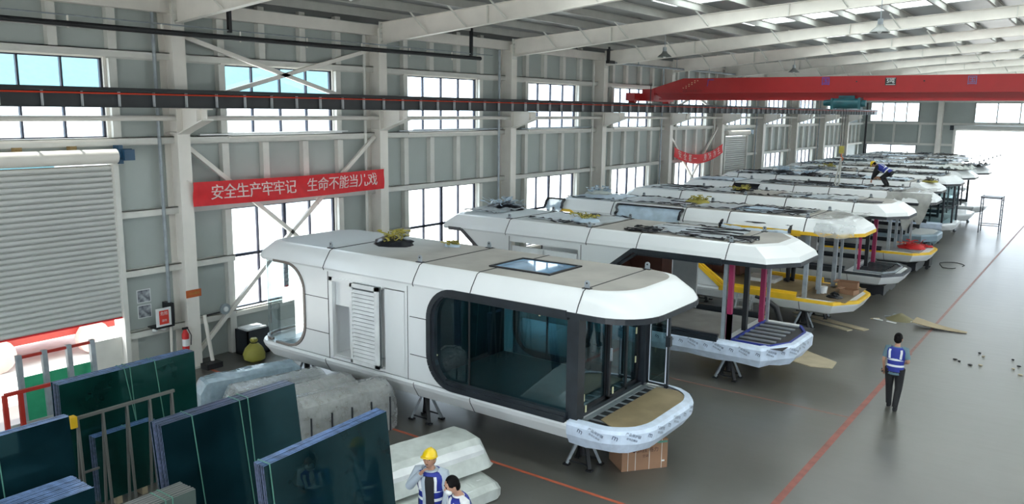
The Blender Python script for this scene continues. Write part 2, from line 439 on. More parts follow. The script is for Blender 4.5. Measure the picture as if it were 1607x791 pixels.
# ---- roller shutters in the left wall
def shutter(n, y0, y1, zb, ztop, mot):
    root = struct(bpy.data.objects.new('door_%d' % n, None)); C.objects.link(root); root.location = (WX + .1, (y0 + y1) / 2, zb)
    mb = MB(); N = int((ztop - zb) / .125); prof = []
    for k in range(N):
        z = zb + k * (ztop - zb) / N; h = (ztop - zb) / N
        prof += [(WX + .14, z), (WX + .165, z + .25 * h), (WX + .165, z + .7 * h), (WX + .10, z + .85 * h)]
    prof.append((WX + .14, ztop))
    back = [(x - .02, z) for x, z in prof]
    mb.loft([[(x, y0, z) for x, z in prof], [(x, y1, z) for x, z in prof]], False, 0, False)
    mb.build('shutter_curtain', M_SHUT, root)
    MB().box(WX + .1, y0, zb - .03, WX + .18, y1, zb).build('bottom_rail', M_BANNER, root)
    for yy in (y0 - .12, y1): MB().box(WX + .02, yy, 0, WX + .26, yy + .12, ztop + .1).build('guide_rail', M_GIRT, root)
    r = MB().sweep([(WX + .3, y0 - .1, ztop + .2), (WX + .3, y1 + .05, ztop + .2)], .17, 14).build('shutter_roll', M_WHITE, root, True)
    m_ = MB(); m_.sweep([(WX + .3, y1 + .08, ztop + .24), (WX + .3, y1 + .42, ztop + .24)], .13, 10); m_.box(WX + .1, y1 + .1, ztop + .02, WX + .35, y1 + .2, ztop + .45); m_.box(WX + .42, y1 + .15, ztop + .1, WX + .5, y1 + .4, ztop + .35)
    m_.build('shutter_motor', mot, root)
shutter(1, 5.9, 9.9, 1.6, 5.25, mat('motor_blue', (.02, .08, .16), .4))
for yy in (6.6, 7.9, 9.05): MB().box(WX + .02, yy - .07, 5.5, WX + .2, yy + .07, 5.7).build('roll_bracket', mat('rusty_wood', (.35, .24, .10), .7), bpy.data.objects['door_1'])
shutter(2, 46.95, 50.45, .6, 5.2, mat('motor_pale', (.3, .4, .5), .4))

# ---- roof
mb = MB(); Y0r, Y1r = YB, YE + .3
SKY = []
for i, y in enumerate(COL):
    if y > 73: break
    SKY.append((y - 2.5, y - .8))
ys = [Y0r] + [v for s in SKY for v in s] + [Y1r]
xa, xb = -19.2, XR; xs = -11.6
def slab(mb, x0, x1, y0, y1, dz=0., t=.06, mi=0):
    mb.prism([(x0, zroof(x0) + dz), (x1, zroof(x1) + dz), (x1, zroof(x1) + dz + t), (x0, zroof(x0) + dz + t)], 'y', y0, y1, mi)
for k in range(0, len(ys), 2): slab(mb, xs, xb, ys[k], ys[k + 1])
slab(mb, xa, xs, Y0r, Y1r); mb.box(-19.12, Y0r, 9.2, -18.98, Y1r, 9.38)
ceil = struct(mb.build('ceiling', M_ROOF))
for a, b in SKY:
    s = MB(); slab(s, xs, xb, a, b, .02, .01); s.build('rooflight', MATS['rooflight'], ceil)
x = -17.9
while x < 14:
    p = MB(); z = zroof(x)
    p.box(x - .01, Y0r, z - .2, x + .01, Y1r, z); p.box(x - .06, Y0r, z - .22, x + .01, Y1r, z - .2); p.box(x - .01, Y0r, z - .02, x + .06, Y1r, z)
    p.build('purlin', M_PURL, ceil); x += 1.42
MB().box(-18.85, YB, 8.8, -18.6, YE, 9.12).build('eave_tie', M_WHITE, ceil)
ORD = ['first', 'second', 'third', 'fourth', 'fifth', 'sixth', 'seventh', 'eighth', 'ninth', 'tenth', 'eleventh', 'twelfth', 'thirteenth']
# ---- columns with corbels, rafters
vis = 0
for i, y in enumerate(COL):
    if i < 1: continue
    if i == 1: lab = 'white steel wall column left of the half-open roller shutter, outside the picture edge'
    else:
        lab = 'white steel wall column with crane corbel, %s from the left along the window wall' % ORD[i - 2]
    c = thing('steel_column', lab, 'column', (CX - .3, y, 0), 'steel columns of the window wall')
    b = MB(); b.box(CX - .03, y - .17, 0, CX, y + .17, 9.0); b.box(CX - .6, y - .17, 0, CX - .57, y + .17, 9.0); b.box(CX - .57, y - .012, 0, CX - .03, y + .012, 9.0)
    b.box(CX - .57, y - .15, 5.95, CX - .03, y + .15, 5.97)
    b.build('shaft', M_WHITE, c)
    MB().box(CX - .62, y - .22, 0, CX + .06, y + .22, .03).build('base_plate', M_GIRT, c)
    k = MB(); k.prism([(CX, 5.95), (CX + .25, 6.05), (CX + 1.0, 6.3), (CX + 1.0, 6.55), (CX, 6.55)], 'y', y - .012, y + .012)
    k.prism([(CX, 5.93), (CX + .25, 6.02), (CX + 1.02, 6.28), (CX + 1.02, 6.31), (CX + .25, 6.06), (CX, 5.96)], 'y', y - .16, y + .16)
    k.box(CX, y - .16, 6.53, CX + 1.02, y + .16, 6.56); k.box(CX + .78, y - .15, 6.25, CX + .8, y + .15, 6.54); k.build('corbel', M_WHITE, c)
    b = MB(); b.box(CX - .57, y + .013, 6.56, CX + .3, y + .03, 6.75); b.build('bracket', M_GIRT, c)
    # rafter
    if i == 1: rl = 'white tapered roof rafter nearest the camera, mostly above the picture'
    else: rl = 'white tapered steel roof rafter meeting the window wall at the %s column from the left' % ORD[i - 2]
    r = thing('roof_rafter', rl, 'rafter', (CX, y, 8.6), 'roof rafters')
    def bot(x): return 8.58 + (x - CX) * .09 if x < -9 else 8.58 + 9.4 * .09 + (x + 9) * .062
    xs_ = [CX, -15, -9, -4, 4, XR - 1]
    w_ = MB(); w_.prism([(x, bot(x)) for x in xs_] + [(x, zroof(x) - .22) for x in xs_[::-1]], 'y', y - .01, y + .01)
    w_.build('web', M_WHITE, r)
    f = MB(); f.prism([(x, bot(x) - .02) for x in xs_] + [(x, bot(x)) for x in xs_[::-1]], 'y', y - .09, y + .09); f.build('bottom_flange', M_WHITE, r)
    f = MB(); f.prism([(x, zroof(x) - .24) for x in xs_] + [(x, zroof(x) - .22) for x in xs_[::-1]], 'y', y - .09, y + .09); f.build('top_flange', M_WHITE, r)
    e = MB(); e.box(CX - .02, y - .14, bot(CX) - .12, CX + .02, y + .14, 9.2)
    for q in range(5): e.sweep([(CX + .02, y - .08, 8.6 + .13 * q), (CX + .06, y - .08, 8.6 + .13 * q)], .02, 6)
    e.build('end_plate', M_GIRT, r)
    for x in [-16.5, -15.07, -13.65, -10.8, -6.6, -2.3]:
        MB().beam((x, y - .06, bot(x) + .02), (x - .25, y - .62, zroof(x) - .12), .04, .04).build('fly_brace', M_GIRT, r); MB().beam((x, y + .06, bot(x) + .02), (x + .1, y + .6, zroof(x) - .12), .04, .04).build('fly_brace', M_GIRT, r)
    for x in (-14.3, -8.3, -3.1, 2):
        MB().box(x - .012, y - .09, bot(x), x + .012, y + .09, zroof(x) - .24).build('stiffener', M_GIRT, r)
# longitudinal tie pipes between columns
for i in range(1, len(COL) - 1):
    y = COL[i]
    lab = 'round white tie pipe between the %s and %s columns from the left' % ((ORD[i - 2], ORD[i - 1]) if i > 1 else ('unseen', 'first'))
    t = MB().sweep([(CX - .15, y + .02, 6.32), (CX - .15, COL[i + 1] - .02, 6.32)], .065, 10)
    tag(t.build('tie_pipe', M_WHITE, None, True), lab, 'pipe', 'tie pipes')
# X bracing in two bays
for i, nm in ((2, 'behind the red slogan banner'), (6, 'behind the sagging red banner')):
    y = COL[i]; y1 = COL[i + 1]; ym = (y + y1) / 2; x = -18.72
    for a, b, pos in (((y + .1, 8.35), (y1 - .1, 6.6), 'upper, falling to the right'), ((y + .1, 6.6), (y1 - .1, 8.4), 'upper, rising to the right'),
                 ((y + .1, 5.75), (ym, 3.12), 'lower V, left arm'), ((y1 - .1, 5.75), (ym, 3.12), 'lower V, right arm'),
                 ((ym, 3.12), (y + .1, .15), 'bottom, falling to the left'), ((ym, 3.12), (y1 - .1, .15), 'bottom, falling to the right')):
        b_ = MB().beam((x, a[0], a[1]), (x, b[0], b[1]), .09, .11)
        tag(b_.build('wall_brace', M_WHITE), 'white diagonal steel brace %s: %s' % (nm, pos), 'brace', 'diagonal braces')
# ---- crane runway
rb = thing('crane_rail_beam', 'long dark steel crane runway beam with red conductor line along the window wall', 'beam', (-17.6, 34, 6.56))
b = MB(); b.box(-17.72, YB, 6.565, -17.48, YE - .6, 6.585); b.box(-17.61, YB, 6.585, -17.59, YE - .6, 6.9); b.box(-17.73, YB, 6.9, -17.47, YE - .6, 6.93)
b.build('beam', mat('rail_beam_steel', (.018, .022, .026), .5, var=.2), rb)
MB().box(-17.64, YB, 6.93, -17.56, YE - .6, 6.99).build('rail', M_BLACK, rb)
MB().sweep([(-17.43, YB, 6.86), (-17.43, YE - .6, 6.86)], .018, 6).build('conductor_bar', mat('conductor_red', (.60, .04, .01), .5), rb)
k = 0; y = 5.5; st = None
while y < 78:
    if st is None: st = MB().box(-17.59, y - .006, 6.585, -17.50, y + .006, 6.9).build('stiffener', mat('stiffener_grey', (.55, .58, .6), .35), rb); y00 = y
    else:
        c = st.copy(); C.objects.link(c); c.parent = rb; c.location = (0, y - y00, 0)
    y += .8
# ---- bridge crane
cr_ = thing('overhead_crane', 'red single girder overhead crane spanning the hall above the cabins', 'crane', (-8, 33.8, 7.1))
b = MB(); YG = 33.5
b.prism([(-17.0, 7.42), (-16.9, 7.62), (-15.45, 8.04), (14, 8.04), (14, 7.42)], 'y', YG, YG + .5)
b.prism([(-16.9, 7.42), (-16.4, 7.14), (14, 7.14), (14, 7.42)], 'y', YG + .2, YG + .32)
b.prism([(-16.55, 7.12), (14, 7.12), (14, 7.2), (-16.55, 7.2)], 'y', YG - .02, YG + .52)
b.build('girder', M_RED, cr_)
e = MB(); e.box(-17.82, 32.75, 7.08, -17.38, 36.7, 7.42); e.sweep([(-17.75, 33.0, 7.12), (-17.45, 33.0, 7.12)], .14, 14); e.sweep([(-17.75, 36.4, 7.12), (-17.45, 36.4, 7.12)], .14, 14)
e.build('end_truck', M_RED, cr_)
MB().box(-17.38, 33.45, 7.1, -16.8, 34.05, 7.6).build('girder_joint', M_RED, cr_)
MB().sweep([(-16.95, YG - .05, 7.75), (-16.95, YG - .05, 6.75)], .02, 6).build('current_collector', M_BLACK, cr_)
m_ = MB()
for k in range(5):
    for q in range(2): m_.box(-15.45 + .13 * k + .13 * q, YG - .012, 7.62 + .075 * k, -15.40 + .13 * k + .13 * q, YG - .004, 7.65 + .075 * k)
m_.build('bolt_heads', mat('cream_bolts', (.75, .6, .35), .5), cr_)
def letter(body, size, x, z, mt, name='painted_lettering', sx=1.):
    t = MB(); put_text(t, body, size, (x, YG - .006, z), (1, 0, 0), (0, 0, 1), sx); t.build(name, mt, cr_)
M_BLUEL = mat('faded_blue_paint', (.03, .06, .36), .6); M_BLUEG = mat('grey_blue_paint', (.14, .16, .34), .6)
letter('厂', .34, -14.2, 7.82, M_BLUEL); letter('国', .34, -9.45, 7.84, M_BLUEL); letter('国', .34, -4.4, 7.82, M_BLUEG)
letter('起重设备有限公司', .11, -15.0, 7.5, mat('dark_red_paint', (.10, .01, .01), .5), sx=1.)
pl = MB(); pl.box(-7.28, YG - .01, 7.68, -6.9, YG, 7.96); pl.build('capacity_plate', mat('plate_dark', (.03, .03, .03), .5), cr_)
t = MB(); put_text(t, '5吨', .19, (-7.09, YG - .013, 7.83), (1, 0, 0), (0, 0, 1)); t.box(-7.25, YG - .013, 7.93, -6.93, YG - .011, 7.945); t.box(-7.25, YG - .013, 7.70, -6.93, YG - .011, 7.715)
t.build('capacity_lettering', M_WHITEPL, cr_)
h = MB()
for x in (-8.3, -5.95): h.sweep([(x, YG - .006, 7.83), (x, YG + .01, 7.83)], .03, 12)
h.build('girder_hole', M_BLACK, cr_)
ho = thing('electric_hoist', 'teal electric rope hoist hanging under the red crane girder', 'hoist', (-8.6, 33.7, 6.9))
b = MB(); b.sweep([(-9.05, 33.3, 7.0), (-8.1, 33.3, 7.0)], .2, 18); b.build('drum', M_TEAL, ho, True)
b = MB(); b.sweep([(-9.4, 33.3, 7.02), (-9.05, 33.3, 7.02)], [.11, .14], 14); b.build('motor', M_TEAL, ho, True)
b = MB(); b.box(-8.1, 33.1, 6.8, -8.0, 33.5, 7.22); b.box(-9.1, 33.1, 6.78, -9.02, 33.5, 7.2); b.sweep([(-8.0, 33.3, 7.0), (-7.85, 33.3, 7.0)], .13, 12); b.build('housing', M_TEAL, ho)
b = MB(); b.box(-8.95, 33.2, 6.93, -8.2, 34.06, 6.99); b.box(-8.9, 33.43, 6.93, -8.3, 33.46, 7.3); b.box(-8.9, 34.03, 6.93, -8.3, 34.06, 7.3); b.build('trolley', M_TEAL, ho)
b = MB()
for dx in (-.05, .05): b.sweep([(-8.6 + dx, 33.3, 6.85), (-8.6 + dx * .8, 33.3, 5.35)], .012, 6)
b.build('wire_rope', M_BLACK, ho)
b = MB(); b.box(-8.68, 33.22, 5.1, -8.52, 33.38, 5.38); b.build('hook_block', M_YROPE, ho)
b = MB(); b.sweep([(-8.6, 33.3, 5.12), (-8.6, 33.3, 4.98), (-8.52, 33.3, 4.9), (-8.56, 33.3, 4.82), (-8.64, 33.3, 4.85)], .025, 8); b.build('hook', M_ORANGE, ho)
b = MB(); pts = [(-8.6, 33.3, 4.88), (-8.66, 33.3, 4.5), (-8.76, 33.3, 3.95), (-8.72, 33.3, 3.84), (-8.62, 33.3, 3.86), (-8.6, 33.3, 4.0), (-8.58, 33.3, 4.88)]
b.sweep(pts, .03, 8); tag(b.build('lifting_sling', mat('sling_grey', (.42, .42, .38), .7)), 'pale looped lifting sling hanging from the crane hook', 'sling')
# ---- service pipes on the wall
sp = thing('service_pipe', 'thick black service pipe hung high along the first window bays', 'pipe', (-17.9, 10, 8.3))
MB().sweep([(-17.9, YB + 4, 8.24), (-17.9, 12, 8.28), (-17.9, 22.5, 8.33)], .065, 10).build('pipe', M_BLACK, sp, True)
MB().sweep([(-17.9, YB + 4, 8.44), (-17.9, 23.2, 8.47)], .018, 6).build('hanger_rail', M_GALV, sp)
for y in [4.5, 6.6, 8.7, 10.8, 12.9, 15, 17, 19, 21]:
    MB().beam((-17.9, y, 8.2), (-17.9, y, 8.46), .03).build('hanger', M_WHITE, sp)
for y in (12.6, 22.0): MB().box(-17.95, y - .04, 8.4, -17.85, y + .04, 9.3).build('drop_bracket', M_BLACK, sp)
sp = thing('service_pipe', 'thin grey service pipe hung above the crane end truck', 'pipe', (-17.9, 38, 8.7))
MB().sweep([(-17.9, 31.5, 8.66), (-17.9, 46, 8.74)], .05, 8).build('pipe', M_GALV, sp)
MB().box(-17.98, 31.2, 8.62, -17.82, 31.7, 8.74).build('pipe_elbow', M_BLACK, sp); MB().box(-17.96, 31.2, 8.7, -17.84, 31.3, 9.3).build('drop_bracket', M_BLACK, sp)
for y in (34, 38, 42): MB().beam((-17.9, y, 8.7), (-17.9, y, 9.45), .03).build('hanger', M_GALV, sp)
tag(MB().sweep([(-18.2, 77.9, 0), (-18.2, 77.9, 7.6)], .09, 10).build('corner_pipe', M_BLACK), 'black vertical pipe in the far left corner of the hall', 'pipe')
# ---- pendant lamps
def lamp(x, y, z, label):
    l = thing('pendant_lamp', label, 'lamp', (x, y, z), 'high bay lamps')
    zr = zroof(x)
    MB().sweep([(x, y, z + .25), (x, y, zr)], .012, 6).build('cord', M_GALV, l)
    MB().sweep([(x, y, z), (x, y, z + .06), (x, y, z + .14), (x, y, z + .2)], [.26, .2, .1, .08], 18, cap=False).build('lamp_shade', mat('lamp_grey', (.20, .21, .20), .4), l, True)
    MB().sweep([(x, y, z + .18), (x, y, z + .34)], .07, 12).build('lamp_housing', M_GALV, l, True)
    MB().ell((x, y, z + .06), (.07, .07, .09)).build('bulb', M_WHITEPL, l, True)
lamp(-13.3, 27.2, 8.52, 'grey high bay lamp hanging near the second rafter, left of the crane end')
lamp(-12.6, 39.4, 8.5, 'small grey high bay lamp hanging just above the crane girder, middle')
lamp(-5.35, 23.5, 8.72, 'large dark high bay lamp hanging at upper right')
lamp(-3.25, 38.4, 8.85, 'grey high bay lamp at the right picture edge')
lamp(-13.9, 12.9, 8.95, 'high bay lamp at the top edge above the first braced bay')

# ---- banners
def banner(y0, y1, z0, z1, sag, label, text):
    root = thing('slogan_banner', label, 'banner', (CX + .08, (y0 + y1) / 2, (z0 + z1) / 2))
    def surf(y, z):
        t = (y - y0) / (y1 - y0)
        return Vector((CX + .10 + .035 * nz(y * 1.2, z * 2, 0) + .02 * math.sin(z * 9 + y * 1.4), y, z - sag * 4 * t * (1 - t) * (1 if sag < .3 else 1.0)))
    n = 60; mm = 6; vs = []; fs = []
    for i in range(n + 1):
        for j in range(mm + 1): vs.append(surf(y0 + (y1 - y0) * i / n, z0 + (z1 - z0) * j / mm))
    for i in range(n):
        for j in range(mm): a = i * (mm + 1) + j; fs.append((a, a + mm + 1, a + mm + 2, a + 1))
    b = MB(); b.add(vs, fs); b.build('cloth', M_BANNER, root, True)
    if text:
        t = MB(); W = len(text)
        for k, ch in enumerate(text):
            if ch == ' ': continue
            yc = y0 + .62 + (y1 - y0 - 1.1) * (k + .1) / (W - .8) 
            vs, fs = text_verts(ch, .40)
            out = []
            for v in vs:
                p = surf(yc + v.x * 1.0, (z0 + z1) / 2 + v.y * 1.02); p.x += .012; out.append(p)
            t.add(out, fs)
            out2 = [Vector((p.x - .001, p.y + .012, p.z)) for p in out]; t.add(out2, fs)
        t.build('slogan_lettering', M_BTXT, root)
    for y in (y0, y1): MB().sweep([(CX + .1, y, z1), (CX - .02, y + (-.1 if y == y0 else .1), z1 + .05)], .012, 5).build('tie_cord', M_WHITE, root)
banner(11.62, 18.22, 4.15, 4.76, .03, 'long red banner with white Chinese slogan stretched across the first braced bay', '安全生产牢牢记 生命不能当儿戏')
banner(39.0, 45.4, 4.35, 4.85, .5, 'sagging crumpled red banner hung across the far braced bay', '安全第一 预防为主')

# ---- floor lines
def floor_line(p0, p1, wd, mt, label):
    b = MB(); a = Vector((*p0, 0.002)); c = Vector((*p1, 0.002)); d = (c - a).normalized(); r = Vector((-d.y, d.x, 0)) * wd / 2
    b.add([a - r, a + r, c + r, c - r], [(0, 1, 2, 3)])
    tag(b.build('floor_line', mt), label, 'floor line', 'painted floor lines')
floor_line((-18.3, 11.66), (-5.4, 11.66), .075, M_LINE, 'orange painted line running across the floor under the nearest cabin')
floor_line((-4.06, 8.5), (-4.06, 24.5), .13, mat('red_line', (.30, .085, .06), .5, var=.2, scale=4), 'long orange-red aisle line in front of the walking worker')
floor_line((-4.06, 24.5), (-4.06, 66), .085, M_LINE2, 'faded red far stretch of the aisle line beyond the walking worker')
floor_line((-9.5, 18.35), (-4.1, 18.3), .06, M_LINE2, 'faint red cross line in front of the second cabin')

# ================================================================== cabins
def outline(x0, x1, y0, y1, style, cx=.9, cy=.9, n=8, left=True, inr=0.):
    pts = []
    def corner(px, py, sx, sy, a0):
        ccx, ccy = px - sx * cx, py - sy * cy
        if style == 'round':
            for k in range(n + 1):
                a = a0 + (PI / 2) * k / n
                pts.append((ccx + cx * math.cos(a), ccy + cy * math.sin(a)))
        else:
            for a in (a0, a0 + PI / 2):
                pts.append((ccx + cx * math.cos(a), ccy + cy * math.sin(a)))
    cr = (cx, cy)
    if left and x1 - x0 > 5: cx, cy = (cr[0] * .62, cr[1] * .68)
    corner(x0, y0, -1, -1, PI); cx, cy = cr; corner(x1, y0, 1, -1, -PI / 2); corner(x1, y1, 1, 1, 0)
    if left and x1 - x0 > 5: cx, cy = (cr[0] * .62, cr[1] * .68)
    corner(x0, y1, -1, 1, PI / 2)
    return pts
def ring(X0, X1, Y0, Y1, style, inset, z, cx, cy, ix=None):
    ix = inset if ix is None else ix
    return [(x, y, z) for x, y in outline(X0 + ix, X1 - ix, Y0 + inset, Y1 - inset, style, max(.12, cx - inset * .3), max(.12, cy - inset * .3))]
CAB_WORD = ['nearest', 'second', 'third', 'fourth', 'fifth', 'sixth', 'seventh', 'eighth', 'ninth', 'tenth', 'eleventh', 'twelfth']
W_CAB = 3.0
def film_patch(parent, x0, x1, y0, y1, z, seed, mt=None, edge=True, amp=.05, name='protective_film', zf=None):
    rnd = random.Random(seed); n = 14; mm = 8
    b = MB(); vs = []; fs = []
    for i in range(n + 1):
        for j in range(mm + 1):
            u = i / n; v = j / mm
            x = x0 + (x1 - x0) * u; y = y0 + (y1 - y0) * v
            if j in (0, mm): y += (y1 - y0) * .10 * nz(u * 7, v * 3, 1, seed)
            if i in (0, n): x += (x1 - x0) * .06 * nz(u * 3, v * 8, 2, seed)
            zz = z + .012 + amp * abs(nz(u * 5, v * 5, 0, seed)) + (amp * .8 * abs(nz(u * 19, v * 13, 3, seed)))
            vs.append((x, y, zz))
    for i in range(n):
        for j in range(mm): a = i * (mm + 1) + j; fs.append((a, a + mm + 1, a + mm + 2, a + 1))
    b.add(vs, fs)
    o = b.build(name, mt or M_FILM, parent, True)
    if edge:
        for jj in (0, mm):
            e = MB(); path = []
            for i in range(0, n + 1):
                x, y, zz = vs[i * (mm + 1) + jj]
                path.append((x, y, zz + .012 + .03 * rnd.random()))
            e.sweep(path, [(.004 + .07 * rnd.random() ** 3, .004 + .02 * rnd.random() ** 2) for _ in path], 5); e.build('black_film_edge', M_BLKF, parent, True)
        if rnd.random() < .6:
            e = MB()
            path = [vs[(n if rnd.random() < .5 else 0) * (mm + 1) + j] for j in range(mm + 1)]
            e.sweep([(p[0], p[1], p[2] + .02) for p in path], [(.015 + .05 * rnd.random() ** 2, .015) for _ in path], 5); e.build('black_film_edge', M_BLKF, parent, True)
    return o
def cshape(xr, sgn, z0, z1, style, R, n=8):
    """points of the wall edge beside a big window, from bottom to top; sgn=+1: window lies on +x side"""
    if style == 'round':
        pts = []
        for k in range(n + 1):
            a = PI / 2 * k / n; pts.append((xr + sgn * R * (1 - math.sin(a)), z0 + R * (1 - math.cos(a))))
        for k in range(n + 1):
            a = PI / 2 * k / n; pts.append((xr + sgn * R * (1 - math.cos(a)), z1 - R * (1 - math.sin(a))))
        return pts
    return [(xr + sgn * R * 1.3, z0), (xr, z0 + R), (xr, z1 - R), (xr + sgn * R * 1.3, z1)]
def rect_tube(mb, pts, w, h):
    for a, b in zip(pts[:-1], pts[1:]): mb.beam(a, b, w, h, up=(0, 1, 0))

def cabin(idx, Y0, X0=-16.6, X1=-5.75, style='cut', trim=M_DARK, label='', XF=-7.4, posts=(), glazed=False, floor_m=M_INT, R=.75, detail=2,
          seams=(-16.0, -13.9, -11.2, -9.7, -7.3), body=M_CABIN, nofilm=False, bottom_trim=None, zshift=0., far_door=False):
    Y1 = Y0 + W_CAB; cx, cy = (.85, .88) if style == 'round' else (.55, .8)
    root = thing('capsule_cabin', label, 'cabin', ((X0 + X1) / 2, (Y0 + Y1) / 2, .6), 'capsule cabins lined up in the hall')
    ST = style
    # roof
    b = MB(); rr = [ring(X0, X1, Y0, Y1, ST, .03, 3.06, cx, cy), ring(X0, X1, Y0, Y1, ST, 0, 3.12, cx, cy), ring(X0, X1, Y0, Y1, ST, .06, 3.24, cx, cy),
                    ring(X0, X1, Y0, Y1, ST, .22, 3.47, cx, cy, .34 if style == 'round' else .42), ring(X0, X1, Y0, Y1, ST, .30, 3.5, cx, cy, .5 if style == 'round' else .62)]
    b.loft(rr, True, 0, True, 1); b.build('roof_shell', [body, M_DUSTY], root, style == 'round')
    def rring(inset, z, xs=-10.25 if style == 'round' else -9.85):
        o = outline(X0, X1 - inset, Y0 + inset, Y1 - inset, ST, cx, cy); n4 = len(o) // 4
        return [(x, y, z) for x, y in [(xs, Y0 + inset)] + o[n4:3 * n4] + [(xs, Y1 - inset)]]
    t = MB(); t.loft([rring(.06, 3.0), rring(-.012, 3.015), rring(-.012, 3.115), rring(.03, 3.125)]); t.build('roof_edge_trim', trim, root)
    # base
    b = MB(); b.loft([ring(X0, X1, Y0, Y1, ST, .42, .6, cx, cy), ring(X0, X1, Y0, Y1, ST, .16, .70, cx, cy), ring(X0, X1, Y0, Y1, ST, .025, .92, cx, cy), ring(X0, X1, Y0, Y1, ST, 0, 1.0, cx, cy), ring(X0, X1, Y0, Y1, ST, .02, 1.06, cx, cy)])
    b.build('base_shell', body, root)
    if bottom_trim:
        t = MB(); t.loft([rring(.1, .96), rring(-.012, .98), rring(.0, 1.072), rring(.12, 1.058)]); t.build('base_edge_trim', bottom_trim, root)
    b = MB(); b.box(X0 + .9, Y0 + .14, 1.062, XF, Y1 - .14, 1.075); b.build('interior_floor', floor_m, root)
    # walls
    xl = -14.55; xr = -10.8; z0, z1 = 1.08, 3.1
    for (ya, yb, nm) in ((Y0 + .02, Y0 + .11, 'near'), (Y1 - .11, Y1 - .02, 'far')):
        L = cshape(xl, -1, z0, z1, ST, R); Rr = cshape(xr, 1, z0, z1, ST, R)
        b = MB()
        if nm == 'near' and detail >= 2:
            b.prism(L + [(-13.75, z1), (-13.75, z0)], 'y', ya, yb)
            b.prism([(-11.45, z0), (-11.45, z1)] + Rr[::-1], 'y', ya, yb)
            b.box(-13.75, ya, 2.9, -11.45, yb, z1); b.box(-13.75, ya, z0, -11.45, yb, 1.14)
        else: b.prism(L + Rr[::-1], 'y', ya, yb)
        b.build('side_wall', body, root)
    # window frames + glass
    ZF0, ZF1 = z0 + .03, z1 - .02
    for ys, nm in ((Y0 + .0, 'n'), (Y1 - .0, 'f')):
        s = -1 if nm == 'n' else 1; yy = ys - s * .0 + (.03 if nm == 'n' else -.03)
        cs = cshape(xr + .03, 1, ZF0, ZF1, ST, R)
        f = MB(); path = [(XF, ZF0)] + cs + [(XF, ZF1)]
        rect_tube(f, [(p[0], yy, p[1]) for p in path], .11, .10)
        path2 = [(XF, ZF0 + .09)] + [(p[0] + .09, max(ZF0 + .09, min(ZF1 - .09, p[1]))) for p in cs] + [(XF, ZF1 - .09)]
        rect_tube(f, [(p[0], yy + (.045 if nm == 'n' else -.045), p[1]) for p in path2], .07, .10)
        f.build('window_frame', trim, root)
        cs = cshape(xl - .03, -1, ZF0, ZF1, ST, R); f = MB(); path = [(X0 + cx, ZF0)] + cs + [(X0 + cx, ZF1)]
        rect_tube(f, [(p[0], yy, p[1]) for p in path], .06 if style == 'round' else .1, .07); f.build('window_frame', trim if style != 'round' else mat('bronze_frame', (.18, .15, .13), .35), root)
        if glazed:
            yg = Y0 + .125 if nm == 'n' else Y1 - .135
            b = MB(); b.box(xr + .05, yg, z0, -9.83, yg + .01, z1); b.build('side_pane', G_CAB, root)
            b = MB(); b.box(-9.79, yg, z0, XF, yg + .01, z1); b.build('side_pane', G_CAB, root)
            if nm == 'f': MB().box(-8.75, yg - .03, z0, -8.68, yg + .04, z1).build('mullion', trim, root)
            MB().box(-9.83, yg - .01, z0, -9.79, yg + .02, z1).build('mullion', M_BLACK, root)
    if glazed:
        o = outline(X0 + .06, X1, Y0 + .125, Y1 - .125, ST, cx, cy); n = len(o) // 4
        leftpart = [(xl, Y1 - .125)] + o[3 * n:] + o[:n] + [(xl, Y0 + .125)]
        b = MB(); b.loft([[(x, y, z0) for x, y in leftpart], [(x, y, z1) for x, y in leftpart]], False, 0, False)
        b.build('end_pane', mat_endglass(), root, True)
        f = MB()
        for z in (ZF0, ZF1): rect_tube(f, [(x, y, z) for x, y in leftpart[1:-1]], .06, .07)
        f.build('end_frame', mat('bronze_frame', (.18, .15, .13), .35), root)
        MB().box(X0 + .1, Y0 + 1.9, z0, X0 + .2, Y0 + 2.0, z1).build('end_mullion', M_DARK, root)
    # partition
    b = MB(); b.box(-11.1, Y0 + .12, 1.08, -11.02, Y1 - .12, 3.06); b.build('partition', M_DARK if idx == 0 else (M_WOODIN if idx in (1, 2, 3) else M_INTW), root)
    if detail >= 2 and idx != 0:
        MB().box(-11.0, Y0 + 2.2, 1.1, -10.0, Y1 - .14, 2.88).build('wardrobe_panel', M_WOODIN, root); MB().box(-9.95, Y1 - .2, 1.1, -9.2, Y1 - .13, 2.88).build('lining_panel', M_INTW, root)
    # seams
    if detail >= 1:
        for x in seams:
            if not (X0 + .7 < x < X1 - .5): continue
            s = MB()
            pr = [(Y0 + .025, 3.06), (Y0 - .004, 3.12), (Y0 + .055, 3.24), (Y0 + .217, 3.472), (Y0 + .3, 3.503)]
            full = pr + [(Y1 - .3, 3.503), (Y1 - .217, 3.472), (Y1 - .055, 3.24), (Y1 + .004, 3.12)]
            s.sweep([(x, y, z) for y, z in full], .011 if Y0 < 24 else .016, 4)
            s.build('panel_seam', M_SEAM, root)
            s = MB(); s.sweep([(x, Y0 + .014, 1.03), (x, Y0 - .004, 1.0), (x, Y0 + .021, .92), (x, Y0 + .155, .70), (x, Y0 + .42, .597)], .009, 4); s.build('base_seam', M_SEAM, root)
        if idx < 3:
            for x, (a, b2) in ((0, (xl - .02, -13.78)), (1, (-11.3, xr - .02))):
                for z in (1.62, 2.42): MB().sweep([(a, Y0 + .018, z), (b2, Y0 + .018, z)], .008, 4).build('wall_seam', M_SEAM, root)
            MB().sweep([(-13.77, Y0 + .018, 1.06), (-13.77, Y0 + .018, 3.05)], .01, 4).build('wall_seam', M_SEAM, root); MB().sweep([(-11.36, Y0 + .018, 1.06), (-11.36, Y0 + .018, 3.05)], .008, 4).build('wall_seam', M_SEAM, root)
